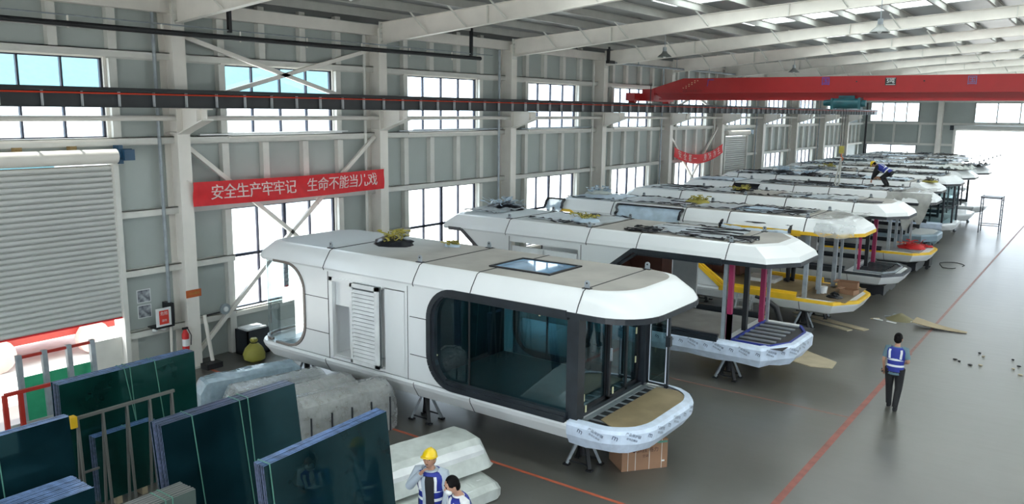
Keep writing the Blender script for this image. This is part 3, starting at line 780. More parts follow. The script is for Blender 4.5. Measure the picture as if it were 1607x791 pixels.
    # lifting lugs
    if detail >= 1:
        for x in (-14.0, -11.3, -7.3):
            for y in (Y0 + .34, Y1 - .34):
                g = MB(); g.box(x - .08, y - .05, 3.5, x + .08, y + .05, 3.515, 1)
                g.prism([(x - .05, 3.5), (x + .05, 3.5), (x + .05, 3.6)] + [(x + .05 * math.cos(a), 3.6 + .05 * math.sin(a)) for a in [k * PI / 6 for k in range(1, 6)]] + [(x - .05, 3.6)], 'y', y - .012, y + .012)
                g.sweep([(x, y - .016, 3.6), (x, y + .016, 3.6)], .018, 8, mi=1); g.build('lifting_lug', [M_GALV, M_BLACK], root)
    # façade posts
    for (px_, py_, w_, mt_) in posts:
        MB().box(px_ - w_ / 2, py_ - w_ / 2, 1.075, px_ + w_ / 2, py_ + w_ / 2, 3.06).build('post', mt_, root)
    # roof window
    if detail >= 1:
        xa, xb, ya, yb = -9.85, -8.5, Y0 + .92, Y0 + 1.98
        f = MB(); f.box(xa - .06, ya - .06, 3.5, xb + .06, ya, 3.53); f.box(xa - .06, yb, 3.5, xb + .06, yb + .06, 3.53); f.box(xa - .06, ya, 3.5, xa, yb, 3.53); f.box(xb, ya, 3.5, xb + .06, yb, 3.53)
        f.build('roof_window_frame', M_BLACK, root)
        MB().box(xa, ya, 3.5, xb, yb, 3.512).build('roof_window_pane', G_SKYP, root)
    return root
def mat_endglass(): return MATS['end_glass']
glass_mat('end_glass', (.80, .88, .90), .35)
G_SKYP = mat('roof_window_pane', (.22, .40, .60), .04, spec=1.0, var=.2)  # blue-white reflection painted into the pane's base colour

def printed_film(parent, path, z0, z1, out, marks=True, seed=1, ang=.35, mt=None):
    """film taped round the deck edge; path = list of (x, y) with outward normals"""
    N = len(path); vs = []; fs = []; rows = 4
    nrm = []
    for i in range(N):
        a = Vector(path[max(0, i - 1)]); b = Vector(path[min(N - 1, i + 1)]); d = (b - a).normalized(); nrm.append(Vector((d.y, -d.x)))
    prof = [(z0, -.10), (z0 + .18, out * .6), (z1 - .06, out), (z1, -.02), (z1 + .012, -.16)]
    for i, p in enumerate(path):
        for j, (z, o) in enumerate(prof):
            jit = .012 * nz(i * .9, j * 2.3, 0, seed); q = Vector(p) + nrm[i] * (o + jit)
            zz = z + (.05 * nz(i * 1.7, j, 4, seed) if j in (0, len(prof) - 1) else 0)
            if j == len(prof) - 1: zz = z + .01
            vs.append((q.x, q.y, zz))
    R_ = len(prof)
    for i in range(N - 1):
        for j in range(R_ - 1): a = i * R_ + j; fs.append((a, a + R_, a + R_ + 1, a + 1))
    b = MB(); b.add(vs, fs); fo = b.build('protective_film', mt or M_PRINT, parent)
    if marks:
        t = MB(); L = [0]
        for i in range(1, N): L.append(L[-1] + (Vector(path[i]) - Vector(path[i - 1])).length)
        s = .3; k = 0
        while s < L[-1] - .2:
            i = max(j for j in range(N) if L[j] <= s); i = min(i, N - 2); f_ = (s - L[i]) / max(1e-6, L[i + 1] - L[i])
            p = Vector(path[i]).lerp(Vector(path[i + 1]), f_); d = (Vector(path[i + 1]) - Vector(path[i])).normalized(); nn = Vector((d.y, -d.x))
            zc = (z0 + .18 + z1 - .06) / 2 + .01
            O = Vector((p.x + nn.x * (out + .012), p.y + nn.y * (out + .012), zc + .03))
            xd = Vector((d.x * math.cos(ang), d.y * math.cos(ang), -math.sin(ang))); yd = Vector((d.x * math.sin(ang), d.y * math.sin(ang), math.cos(ang)))
            if k % 2 == 0: put_text(t, 'm', .15, O, xd, yd)
            else:
                put_text(t, '产品保护膜', .062, O + yd * .04, xd, yd); put_text(t, '使用后撕掉', .045, O - yd * .04, xd, yd)
            s += .30 if k % 2 == 0 else .36; k += 1
        t.build('printed_marks', M_INK, fo)
    return fo

# ---- cabin 1: white rounded
Y0 = 11.9; Y1 = Y0 + W_CAB
c1 = cabin(0, Y0, X0=-16.5, X1=-6.05, style='round', glazed=True, label='nearest white capsule cabin with rounded corners, big dark side window and open front terrace', XF=-7.5, R=.62, floor_m=mat('dark_vinyl', (.13, .16, .16), .35))
# façade
XF = -7.5
for (ya, yb, nm, mt_) in ((Y0 + .1, Y0 + .34, 'corner_post', M_DARK), (Y1 - .3, Y1 - .12, 'corner_post', M_DARK)):
    MB().box(XF - .04, ya, 1.07, XF + .2, yb, 3.05).build(nm, mt_, c1)

MB().box(XF, Y0 + .34, 1.07, XF + .14, Y1 - .3, 1.14).build('door_sill', M_DARK, c1); MB().box(XF, Y0 + .34, 2.94, XF + .14, Y1 - .3, 3.05).build('door_head', M_DARK, c1)
for k, (ya, yb, xo) in enumerate(((Y0 + .36, Y0 + 1.4, .02), (Y0 + 1.36, Y0 + 2.1, .08), (Y0 + 2.06, Y1 - .32, .02))):
    f = MB(); x = XF + xo; f.box(x, ya, 1.14, x + .05, ya + .07, 2.95); f.box(x, yb - .07, 1.14, x + .05, yb, 2.95); f.box(x, ya, 1.14, x + .05, yb, 1.2); f.box(x, ya, 2.89, x + .05, yb, 2.95)
    o = f.build('sliding_door', M_BLACK, c1); MB().box(x + .02, ya + .07, 1.2, x + .03, yb - .07, 2.89).build('door_pane', G_CAB, o)
    if k == 1: MB().box(x + .05, ya + .02, 1.9, x + .09, ya + .05, 2.15).build('door_handle', M_ALU, o)
# far side screen of the terrace
f = MB(); f.box(XF + .2, Y1 - .18, 1.1, XF + .25, Y1 - .12, 3.04); f.box(XF + .6, Y1 - .19, 1.07, XF + .67, Y1 - .12, 3.05); f.box(XF + .2, Y1 - .18, 1.1, XF + .65, Y1 - .12, 1.16)
f.box(XF + .6, Y1 - .2, 1.95, XF + .7, Y1 - .11, 2.15)
sc = f.build('side_screen', M_DARK, c1); MB().box(XF + .25, Y1 - .155, 1.16, XF + .6, Y1 - .145, 3.04).build('screen_pane', G_RAIL, sc)
g = MB(); g.box(XF + .245, Y1 - .19, 1.16, XF + .262, Y1 - .18, 3.02); g.box(XF + .615, Y1 - .20, 1.16, XF + .635, Y1 - .19, 1.93); g.box(XF + .615, Y1 - .20, 2.17, XF + .635, Y1 - .19, 3.04); g.box(XF + .25, Y1 - .19, 1.145, XF + .6, Y1 - .182, 1.165)
g.build('screen_edge_strip', mat('bright_strip', (.8, .85, .95), .3), sc)
# terrace deck: joists and OSB board
j = MB(); j.box(XF + .2, Y0 + .3, 1.062, XF + .3, Y1 - .3, 1.08)
for k in range(9): j.box(XF + .2, Y0 + .4 + .27 * k, 1.063, XF + .75, Y0 + .44 + .27 * k, 1.082)
j.box(XF + .2, Y0 + .2, 1.062, -6.4, Y0 + .28, 1.078)
j.build('deck_joist', M_GALV, c1)
MB().box(XF + .2, Y0 + .25, 1.0605, -6.3, Y1 - .3, 1.0625).build('deck_gap_shade', M_BLACK, c1)  # black sheet stands in for the shaded hollow between the joists
b = MB(); o = [(XF + .5, Y1 - .3), (XF + .5, Y0 + .45)] + outline(XF + .48, -6.22, Y0 + .24, Y1 - .25, 'round', .42, .5)[9:27]; b.loft([[(x, y, 1.083) for x, y in o], [(x, y, 1.10) for x, y in o]]); b.build('deck_board', M_OSB, c1)
ol = outline(-16.5, -6.05, Y0, Y1, 'round', .85, .88); n4 = len(ol) // 4
path = [(-7.45, Y0), (-7.1, Y0)] + ol[n4:3 * n4] + [(-7.0, Y1)]
printed_film(c1, path, .68, 1.10, .018, True, 3)
# AC niche with louvre door
b = MB(); b.box(-13.7, Y0 + .55, 1.14, -12.0, Y0 + .58, 2.92); b.box(-13.73, Y0 + .11, 1.14, -13.7, Y0 + .58, 2.92); b.box(-12.0, Y0 + .11, 1.14, -11.97, Y0 + .58, 2.92); b.box(-13.7, Y0 + .11, 1.12, -12.0, Y0 + .58, 1.15); b.box(-13.7, Y0 + .11, 2.3, -12.0, Y0 + .2, 2.92)
b.build('niche_lining', M_CABIN, c1)
b = MB(); b.box(-13.72, Y0 - .005, 1.12, -13.62, Y0 + .1, 2.94); b.box(-13.72, Y0 - .005, 2.86, -12.1, Y0 + .1, 2.94); b.build('niche_trim', M_CABIN, c1)
lv = MB(); xa, xb, yL = -12.92, -12.08, Y0 - .13
lv.box(xa, yL, 1.16, xa + .06, yL + .05, 2.92); lv.box(xb - .1, yL, 1.16, xb, yL + .05, 2.92); lv.box(xa, yL, 1.16, xb, yL + .05, 1.24); lv.box(xa, yL, 2.84, xb, yL + .05, 2.92)
for k in range(18):
    z = 1.28 + k * .087; lv.prism([(yL, z - .03), (yL + .008, z - .036), (yL + .045, z + .026), (yL + .037, z + .032)], 'x', xa + .05, xb - .09)
lv.build('louvre_door', M_WHITEPL, c1)
MB().box(xa, yL + .1, 1.16, xb, yL + .11, 2.92).build('louvre_shade_sheet', mat('louvre_shadow', (.20, .22, .23), .7), c1)  # dark sheet added behind the slats to paint in their shade
s = MB().box(-12.02, Y0 + .02, 1.14, -11.44, Y0 + .06, 2.92); s.build('flat_panel', M_CABIN, c1)
hs = MB().sweep([(-13.1, Y0 + .3, 2.2), (-13.25, Y0 + .27, 1.95), (-13.28, Y0 + .25, 1.72), (-13.14, Y0 + .24, 1.62), (-13.0, Y0 + .26, 1.7), (-13.0, Y0 + .28, 1.95), (-13.1, Y0 + .3, 2.2)], .014, 8)
hs.build('red_cable_loop', M_REDH, c1)
# window stickers
for (x, z) in ((-10.45, 2.98), (-9.8, 3.02), (-8.75, 2.99), (-8.15, 2.97), (-10.68, 1.7), (-8.7, 1.2), (-7.85, 1.17)):
    MB().box(x - .05, Y0 + .1, z - .015, x + .05, Y0 + .118, z + .015).box(x - .015, Y0 + .1, z - .06, x + .015, Y0 + .117, z + .03).build('masking_sticker', mat('pale_tape', (.72, .72, .45), .5), c1)
for (y, z) in ((Y0 + .42, 1.45), (Y0 + .5, 1.22), (Y0 + 1.5, 1.3), (Y0 + 2.4, 1.7), (Y0 + 2.4, 2.3)):
    MB().box(XF + .14, y - .02, z - .08, XF + .155, y + .02, z + .05).build('masking_sticker', MATS['pale_tape'], c1)

# ---- cabin 2
Y0 = 18.65; Y1 = Y0 + 3.0
c2 = cabin(1, Y0, label='second cabin from the camera, white angular shell with dark trim and magenta and blue posts', floor_m=mat('bare_floor', (.30, .29, .27), .6),
           posts=((-7.33, Y0 + .2, .09, M_GALV), (-7.2, Y0 + .24, .11, M_MAG), (-7.25, Y0 + 1.45, .12, M_BLACK), (-7.2, Y0 + 2.55, .12, M_MAG), (-7.1, Y0 + 2.7, .08, M_GALV)))
MB().box(-7.25, Y0 + .185, 1.075, -7.145, Y0 + .3, 1.75).build('post_foot', M_BLUEP, c2)
def slat_deck(root, Y0, n, mt, x0=-7.1, x1=-6.2, edge=M_BLUEP):
    MB().box(x0 - .05, Y0 + .2, 1.0605, x1 + .35, Y0 + 2.8, 1.064).build('deck_gap_shade', M_BLACK, root)  # thin black sheet paints the shade in the gaps under the slats
    d = MB()
    for k in range(n): y = Y0 + .4 + k * 2.2 / (n - 1); d.box(x0, y - .05, 1.066, x1, y + .05, 1.10)
    d.build('deck_joist', mt, root)
    e = MB(); e.box(x0 - .06, Y0 + .25, 1.066, x0, Y0 + 2.75, 1.12); e.beam((x1, Y0 + .3, 1.09), (x1 + .3, Y0 + .9, 1.09), .06); e.beam((x1 + .3, Y0 + .9, 1.09), (x1 + .3, Y0 + 2.1, 1.09), .06); e.beam((x1, Y0 + .3, 1.09), (x0, Y0 + .28, 1.09), .06); e.beam((x1, Y0 + 2.7, 1.09), (x1 + .3, Y0 + 2.1, 1.09), .06)
    e.build('deck_rim', edge, root)
slat_deck(c2, Y0, 7, M_GALV)
path = [(-10.6 + .4 * k, Y0) for k in range(11)] + [(-6.3, Y0), (-6.1, Y0 + .27), (-5.92, Y0 + .53), (-5.75, Y0 + .8), (-5.75, Y0 + 1.3), (-5.75, Y0 + 1.8), (-5.75, Y0 + 2.2)]
printed_film(c2, path, .60, 1.09, .03, True, 5)
for k, (xa, xb, ya, yb) in enumerate(((-16.2, -14.9, .9, 2.4), (-13.6, -12.2, .7, 2.3), (-12.6, -11.2, .5, 2.5), (-10.3, -9.4, .4, 1.2), (-10.0, -8.2, .6, 2.3), (-8.9, -7.5, .5, 2.3), (-7.6, -6.9, .5, 1.1))):
    film_patch(c2, xa, xb, Y0 + ya, Y0 + yb, 3.5, 20 + k, M_FILM if k != 3 else M_DUSTY, True, .04 if k != 0 else .12)
# side louvre panel on c2
b = MB(); b.box(-13.6, Y0, 2.0, -12.6, Y0 + .03, 2.78)
for k in range(6): b.box(-13.45, Y0 - .015, 2.1 + k * .1, -12.75, Y0, 2.15 + k * .1)
b.build('vent_panel', M_WHITEPL, c2); MB().box(-12.5, Y0 + .01, 1.14, -11.5, Y0 + .05, 2.78).build('flat_panel', M_CABIN, c2)
MB().box(-13.7, Y0 + .07, 1.14, -12.4, Y0 + .1, 2.78).build('flat_panel', M_CABIN, c2)
# ---- cabin 3: yellow masking trim
Y0 = 24.75
c3 = cabin(2, Y0, trim=M_YEL, bottom_trim=M_YEL, label='third cabin from the camera, white shell masked in yellow film with cluttered wooden terrace', floor_m=M_OSB,
           posts=((-7.2, Y0 + .2, .12, M_GALV), (-7.0, Y0 + 1.0, .1, M_GALV), (-7.2, Y0 + 1.6, .12, M_GALV), (-6.95, Y0 + 2.4, .12, M_GALV), (-6.85, Y0 + 2.75, .08, M_GALV)))
MB().box(-7.4, Y0 + .25, 1.064, -6.0, Y0 + 2.75, 1.085).build('deck_board', mat('dark_osb', (.20, .15, .09), .7), c3)
MB().box(-13.72, Y0 + .03, 1.14, -11.46, Y0 + .06, 2.78).build('flat_panel', M_CABIN, c3)
for k, (xa, xb, ya, yb) in enumerate(((-16.0, -14.1, .5, 2.4), (-13.9, -12.4, .5, 2.4), (-12.4, -11.4, .5, 2.3), (-11.2, -9.9, .6, 2.2), (-9.6, -8.4, .5, 2.4), (-8.6, -7.5, .5, 2.3))):
    film_patch(c3, xa, xb, Y0 + ya, Y0 + yb, 3.5, 40 + k, M_FOIL if k in (0, 4) else M_FILM)
film_patch(c3, -7.1, -5.9, Y0 + .15, Y0 + 2.6, 3.5, 60, M_WRAP, False, .09)
def drape(parent, x0, x1, Y, z1, z0, seed, mt, black=True, name='hanging_film', sag=.25):
    b = MB(); n = 16; mm = 7; vs = []; fs = []
    for i in range(n + 1):
        for j in range(mm + 1):
            u = i / n; v = j / mm; zz = z1 - (z1 - z0) * v * (1 - sag + sag * math.sin(PI * u) + sag * .6 * nz(u * 6, 2, 2, seed)); yy = Y - .04 - .07 * abs(nz(u * 6, v * 4, 0, seed)) + .21 * (1 - v) ** 2
            vs.append((x0 + (x1 - x0) * (u + .04 * nz(u * 5, v * 5, 9, seed)), yy, zz))
    for i in range(n):
        for j in range(mm): a = i * (mm + 1) + j; fs.append((a, a + mm + 1, a + mm + 2, a + 1))
    b.add(vs, fs); b.build(name, mt, parent, True)
    if black:
        e = MB(); top = [vs[i * (mm + 1)] for i in range(n + 1)]
        e.sweep([(p[0], p[1] - .02, p[2]) for p in top], [(.05 + .05 * abs(nz(i, 1, 1, seed)), .03) for i in range(n + 1)], 6); e.build('black_film_edge', M_BLKF, parent, True)
        for i in (0, n): MB().sweep([(p[0], p[1] - .02, p[2]) for p in [vs[i * (mm + 1) + j] for j in range(mm)]], .05, 6).build('black_film_edge', M_BLKF, parent, True)
drape(c3, -13.7, -11.3, Y0, 3.46, 2.9, 5, M_FOIL)
drape(c3, -9.9, -7.7, Y0, 3.25, 2.95, 6, mat('pale_blue_sheet', (.55, .65, .74), .4))
drape(c3, -16.6, -15.9, Y0, 3.46, 2.98, 7, M_FOIL, True)
drape(c3, -7.0, -5.85, Y0 + .02, 3.40, 2.97, 8, M_WRAP, False)
# ---- cabin 4
Y0 = 30.25
c4 = cabin(3, Y0, trim=M_DARK, bottom_trim=M_DARK, label='fourth cabin from the camera, white roof with dark trim above a black slatted deck', X1=-5.6,
           posts=((-7.1, Y0 + .25, .06, M_GALV), (-7.0, Y0 + .32, .08, M_MAG), (-7.0, Y0 + 1.4, .12, M_BLACK), (-7.0, Y0 + 2.5, .13, M_MAG)))
slat_deck(c4, Y0, 9, M_DARK, edge=M_GALV)
for k, (xa, xb, ya, yb) in enumerate(((-15.4, -13.4, .5, 2.3), (-13.2, -11.8, .5, 2.4), (-11.6, -10.4, .5, 2.3), (-10.2, -9.4, .5, 2.3), (-9.2, -7.5, .5, 2.3))):
    film_patch(c4, xa, xb, Y0 + ya, Y0 + yb, 3.5, 80 + k, M_FILM if k != 2 else M_DUSTY)
drape(c4, -7.6, -6.4, Y0 - .02 + .5, 3.6, 3.52, 9, M_BLKF, False)
# ---- cabin 5
Y0 = 35.9
c5 = cabin(4, Y0, trim=M_DARK, bottom_trim=M_YEL, label='fifth cabin from the camera, worker on its roof, red cloth on its deck', X1=-5.65,
           posts=((-7.2, Y0 + .3, .12, M_GALV), (-7.1, Y0 + 1.1, .1, M_GALV), (-7.1, Y0 + 2.2, .1, M_GALV), (-6.8, Y0 + 2.6, .08, M_ALU)))
MB().box(-7.4, Y0 + .25, 1.064, -6.0, Y0 + 2.75, 1.085).build('deck_board', M_INT, c5)
for k, (xa, xb, ya, yb) in enumerate(((-16.2, -14.1, .4, 2.3), (-12.9, -11.3, .4, 2.4), (-11.2, -9.9, .4, 2.2), (-9.8, -8.4, .5, 2.4), (-8.3, -6.9, .4, 2.4))):
    film_patch(c5, xa, xb, Y0 + ya, Y0 + yb, 3.5, 100 + k, M_FOIL if k in (0, 3) else M_FILM)
film_patch(c5, -7.2, -5.75, Y0 + .1, Y0 + 2.4, 3.5, 111, M_WRAP, False, .12)
drape(c5, -7.4, -5.7, Y0, 3.5, 2.2, 12, plastic_mat('grey_drape', (.46, .46, .42), .85, .3), False, sag=.75)
drape(c5, -13.9, -12.7, Y0, 3.48, 3.1, 14, M_BLKF, False)
# ---- cabins 6..12
specs = [(5, 41.6, -6.35, 'sixth cabin from the camera, beige roof end showing above the draped cabin'),
         (6, 46.9, -6.3, 'seventh cabin from the camera with a glazed blue-tinted front room'),
         (7, 52.2, -6.3, 'eighth cabin from the camera with crumpled plastic on its roof end'),
         (8, 57.4, -6.2, 'ninth cabin from the camera, dark roof end against the bright doorway'),
         (9, 62.2, -8.9, 'tenth cabin from the camera near the far wall'), (10, 67.0, -9.0, 'eleventh cabin from the camera near the far wall'),
         (11, 71.8, -9.2, 'twelfth and farthest cabin under the far wall windows')]
for (idx, Y0, X1, lab) in specs:
    c = cabin(idx, Y0, X0=-17.1, X1=X1, label=lab, detail=1, XF=-7.6 if X1 > -7 else -10.4, posts=((-7.5 if X1 > -7 else -10.2, Y0 + .25, .07, M_DARK), (-7.5 if X1 > -7 else -10.2, Y0 + 2.6, .12, M_DARK)), body=M_CABIN if idx != 5 else M_CABIN, glazed=False,
              seams=(-15.9, -13.9, -11.2, -9.7, -7.6))
    rnd = random.Random(idx)
    x = -16.2; k = 0
    while x < X1 - 1.6:
        wd = .9 + rnd.random() * .9
        film_patch(c, x, x + wd, Y0 + .4, Y0 + 2.2 + .3 * rnd.random(), 3.5, idx * 31 + k, rnd.choice([M_FOIL, M_FOIL, M_FILM, M_WRAPB, M_DUSTY]), rnd.random() < .7, .05 + .06 * rnd.random())
        x += wd + .1 + .3 * rnd.random(); k += 1
    if idx == 6:
        xa, xb = -9.4, -6.55
        pn = [(xa, Y0 + .12), (-7.9, Y0 + .12), (xb - .35, Y0 + .12), (xb, Y0 + .8), (xb, Y0 + 2.2)]
        for q in range(4):
            p, r = pn[q], pn[q + 1]; g = MB(); g.loft([[(p[0], p[1], 1.08), (r[0], r[1], 1.08)], [(p[0], p[1], 3.05), (r[0], r[1], 3.05)]], False, 0, False); g.build('front_pane', G_CAB, c)
            g = MB(); g.beam((r[0], r[1], 1.07), (r[0], r[1], 3.05), .09); g.beam((p[0], p[1], 1.9), (r[0], r[1], 1.9), .04); g.build('mullion', M_DARK, c)
        printed_film(c, [(-9.5, Y0), (-8.8, Y0), (-8, Y0), (-7, Y0), (-6.85, Y0)], .62, 1.1, .02, False)
        MB().box(-9.3, Y0 + .3, 1.08, -7.0, Y0 + 2.8, 1.1).build('front_floor', M_INT, c)
    if idx in (5,):
        printed_film(c, [(-9.5, Y0), (-8.5, Y0), (-7.5, Y0), (-6.9, Y0), (-6.62, Y0 + .4), (-6.35, Y0 + .8), (-6.35, Y0 + 1.5), (-6.35, Y0 + 2.2)], .6, 1.08, .02, False, mt=mat('dim_blue_film', (.20, .28, .33), .3))
    if idx in (7,): film_patch(c, -8.2, -6.5, Y0 + .2, Y0 + 2.6, 3.5, 333, M_WRAPW, False, .3)
    if idx in (8,): film_patch(c, -7.6, -6.3, Y0 + .2, Y0 + 2.6, 3.5, 334, M_BLKF, False, .2)

# ---- jack stands
def make_jack(loc, label):
    j = thing('jack_stand', label, 'jack stand', loc, 'jack stands under the cabins')
    x, y, z = loc
    MB().box(x - .2, y - .13, .555, x + .2, y + .13, .598).build('top_plate', M_BLACK, j)
    MB().sweep([(x, y, .2), (x, y, .56)], .07, 10).build('post', M_BLACK, j)
    for sx, sy in ((1, 1), (1, -1), (-1, 1), (-1, -1)):
        MB().beam((x + sx * .07, y + sy * .06, .54), (x + sx * .25, y + sy * .2, .035), .07, .05).build('leg', M_GALV if (sx, sy) in ((-1, -1), (1, 1)) else M_BLACK, j)
        MB().box(x + sx * .25 - .06, y + sy * .2 - .05, 0, x + sx * .25 + .06, y + sy * .2 + .05, .03).build('foot', M_BLACK, j)
    MB().beam((x - .24, y - .19, .1), (x + .24, y - .19, .1), .025).build('brace_bar', M_BLACK, j); MB().beam((x - .24, y + .19, .1), (x + .24, y + .19, .1), .025).build('brace_bar', M_BLACK, j)
    return j
j0 = make_jack((-7.5, 12.62, 0), 'black and silver jack stand under the near front corner of the nearest cabin')
ylist = [11.9, 18.65, 24.75, 30.25, 35.9] + [s[1] for s in specs]
for k, y in enumerate(ylist):
    rx = -7.3 if k < 9 else -10
    for (x, dy, pos) in ((rx, .62, 'near front'), (-11.4, .62, 'near middle'), (-15.3, .62, 'near rear'), (rx, 2.38, 'far front'), (-11.4, 2.38, 'far middle'), (-15.3, 2.38, 'far rear')):
        if k == 0 and pos == 'near front': continue
        if k > 4 and pos != 'near front' and pos != 'far rear': continue
        dup(j0, (x, y + dy, 0), None, 'jack stand under the %s of the %s cabin' % (pos, CAB_WORD[k]))

# ================================================================== glass stacks (panes parallel to the Y axis)
def glass_stack(label, x0, x1, y0, y1, z0, z1, lean, mt, top=M_GTOP, straps=(), npan=None, skew=0.):
    root = thing('glass_stack', label, 'glass stack', ((x0 + x1) / 2 + lean, (y0 + y1) / 2, 0), 'stacks of glass panes')
    T = x1 - x0; n = npan or max(3, int(T / .025)); t = T / n
    for k in range(n):
        xa = x0 + k * t; xb = xa + t * .86; rnd = random.Random(k + int(y0 * 10)); dz = rnd.uniform(-.008, .0); dy = rnd.uniform(-.012, .012)
        b = MB()
        sk = skew * (y1 - y0)
        vs = [(xa + lean, y0 + dy, z0), (xb + lean, y0 + dy, z0), (xb + lean + sk, y1 + dy, z0), (xa + lean + sk, y1 + dy, z0), (xa, y0 + dy, z1 + dz), (xb, y0 + dy, z1 + dz), (xb + sk, y1 + dy, z1 + dz), (xa + sk, y1 + dy, z1 + dz)]
        b.add(vs, [(0, 3, 2, 1)], 2); b.add(vs, [(4, 5, 6, 7)], 1); b.add(vs, [(0, 1, 5, 4), (2, 3, 7, 6)], 2); b.add(vs, [(1, 2, 6, 5), (0, 4, 7, 3)], 0)
        b.build('glass_pane', [mt, top, M_GEDGE], root)
    s = MB()
    for y, dy in straps:
        e = .006
        s.beam((x1 + e + lean * .0, y, z1 + e), (x1 + e + lean, y + dy, z0), .006, .014, up=(0, 1, 0)); s.beam((x0 - e, y, z1 + e), (x1 + e, y, z1 + e), .016, .006); s.beam((x0 - e + lean, y, z0 - .004), (x1 + lean, y, z0 - .004), .025, .006)
        s.beam((x0 - e, y, z1), (x0 - e + lean, y, z0), .006, .025, up=(0, 1, 0))
    if straps: s.build('packing_strap', M_STRAP, root)
    # timber bearers and back frame
    for y in (y0 + .3, y1 - .3): MB().box(x0 + lean - .02, y - .05, 0, x1 + lean + .02, y + .05, z0).build('bearer', M_PLY, root)
    return root
glass_stack('front dark glass stack beside the two standing men, its top edges blue', -8.34, -8.12, 5.92, 8.22, .12, 2.2, .24, G_STACK, straps=((6.0, 0.02),), skew=-.07)
glass_stack('dark glass stack in the middle with green straps and a corner chip', -10.62, -10.35, 5.87, 8.2, .12, 2.2, .28, G_STACK, mat('dim_edges', (.06, .09, .18), .35, var=.3, scale=9), straps=((6.35, .05), (7.15, .05), (7.3, -.03)))
glass_stack('tall green-tinted glass stack behind the low rack, farthest of the large stacks', -13.45, -13.2, 5.82, 8.22, .12, 2.2, .02, G_STACKG, straps=((6.9, .3), (7.0, .1), (7.45, .2)))
glass_stack('dark glass stack at the left picture edge with a thin blue top', -11.86, -11.7, 3.75, 5.28, .12, 2.2, .2, G_STACK, straps=((4.3, .02),))
glass_stack('low thick stack of glass at the bottom left corner with broad blue top', -11.3, -10.68, 3.2, 5.05, .1, 1.5, .0, G_STACK, mat('blue_edges', (.22, .33, .60), .35, var=.35, scale=7), npan=22)
glass_stack('grey-topped glass bundle with two pale straps at the bottom edge', -9.92, -9.56, 4.6, 5.86, .1, 1.5, 0, mat('grey_glass', (.10, .13, .12), .1), M_GRAYTOP, straps=((5.42, 0), (5.52, 0)), npan=12)
glass_stack('dark panes standing behind the straps in front of the green-tinted stack', -13.12, -12.95, 6.2, 7.25, .12, 1.25, .05, G_STACKG, straps=((6.75, .05),), npan=6)
# low A-frame rack
M_RACK = mat('rack_steel', (.14, .14, .13), .5)
rk = thing('steel_rack', 'low grey steel rack with yellow painted end between the glass stacks', 'rack', (-12.6, 6.6, 0))
b = MB(); b.beam((-12.72, 5.75, 1.75), (-12.72, 7.5, 1.75), .05); b.build('top_rail', M_RACK, rk)
for k in range(5):
    y = 5.85 + .4 * k; MB().beam((-12.72, y, 1.75), (-12.62, y, 0), .035).build('leg', M_RACK, rk); MB().beam((-12.72, y, 1.75), (-12.84, y, 0), .035).build('leg', M_RACK, rk)
MB().box(-12.78, 5.72, 1.62, -12.66, 5.82, 1.8).build('end_cap', M_YEL, rk); MB().beam((-12.66, 5.85, .85), (-12.66, 6.1, .85), .03).build('mid_rail', M_RACK, rk)
# racks and panes by the roller shutter
for n_, (x, ya, yb, mt_, lab) in enumerate(((-15.9, 6.35, 7.7, M_GALV, 'grey steel pane rack in front of the half-open roller shutter'),)):
    rk = thing('steel_rack', lab, 'rack', (x, (ya + yb) / 2, 0))
    MB().beam((x, ya, 2.0), (x, yb, 2.0), .05).build('top_rail', M_REDS, rk)
    for k in range(4):
        y = ya + (yb - ya) * k / 3; MB().beam((x, y, 2.05), (x + .1, y, 0), .09).build('post', M_GALV, rk)
    MB().beam((x + .1, ya, .1), (x + .1, yb, .1), .06).build('bottom_rail', M_GALV, rk)
r2 = thing('steel_rack', 'red steel frame standing behind the leftmost large glass stack', 'rack', (-14.6, 5.8, 0))
MB().beam((-14.7, 5.6, 1.75), (-14.7, 6.5, 1.75), .06).build('top_rail', M_REDS, r2)
for y in (5.6, 5.85, 6.5): MB().beam((-14.7, y, 1.75), (-14.65, y, 0), .07).build('post', M_REDS, r2)
def single_pane(label, x, y0, y1, z0, z1, lean, mt, name='leaning_pane'):
    b = MB(); b.add([(x + lean, y0, z0), (x + lean + .03, y0, z0), (x + lean + .03, y1, z0), (x + lean, y1, z0), (x, y0, z1), (x + .03, y0, z1), (x + .03, y1, z1), (x, y1, z1)], [(0, 3, 2, 1), (4, 5, 6, 7), (0, 1, 5, 4), (2, 3, 7, 6), (1, 2, 6, 5), (0, 4, 7, 3)])
    tag(b.build(name, mt), label, 'glass pane')
single_pane('green glass pane leaning on the grey rack by the roller shutter', -16.1, 6.4, 7.8, .0, 1.55, .14, M_PGREEN)
single_pane('pale board leaning low behind the red steel frame', -14.95, 5.75, 6.6, 0, 1.1, .12, M_WALL, 'leaning_board')
single_pane('bundle of thin sheets leaning against the outside light at the far left', -16.9, 6.05, 6.2, 0, 1.5, -.3, M_GALV, 'leaning_sheet')
single_pane('second thin sheet leaning at the far left beside the bundle', -16.6, 6.0, 6.1, 0, 1.4, -.3, M_GALV, 'leaning_sheet')

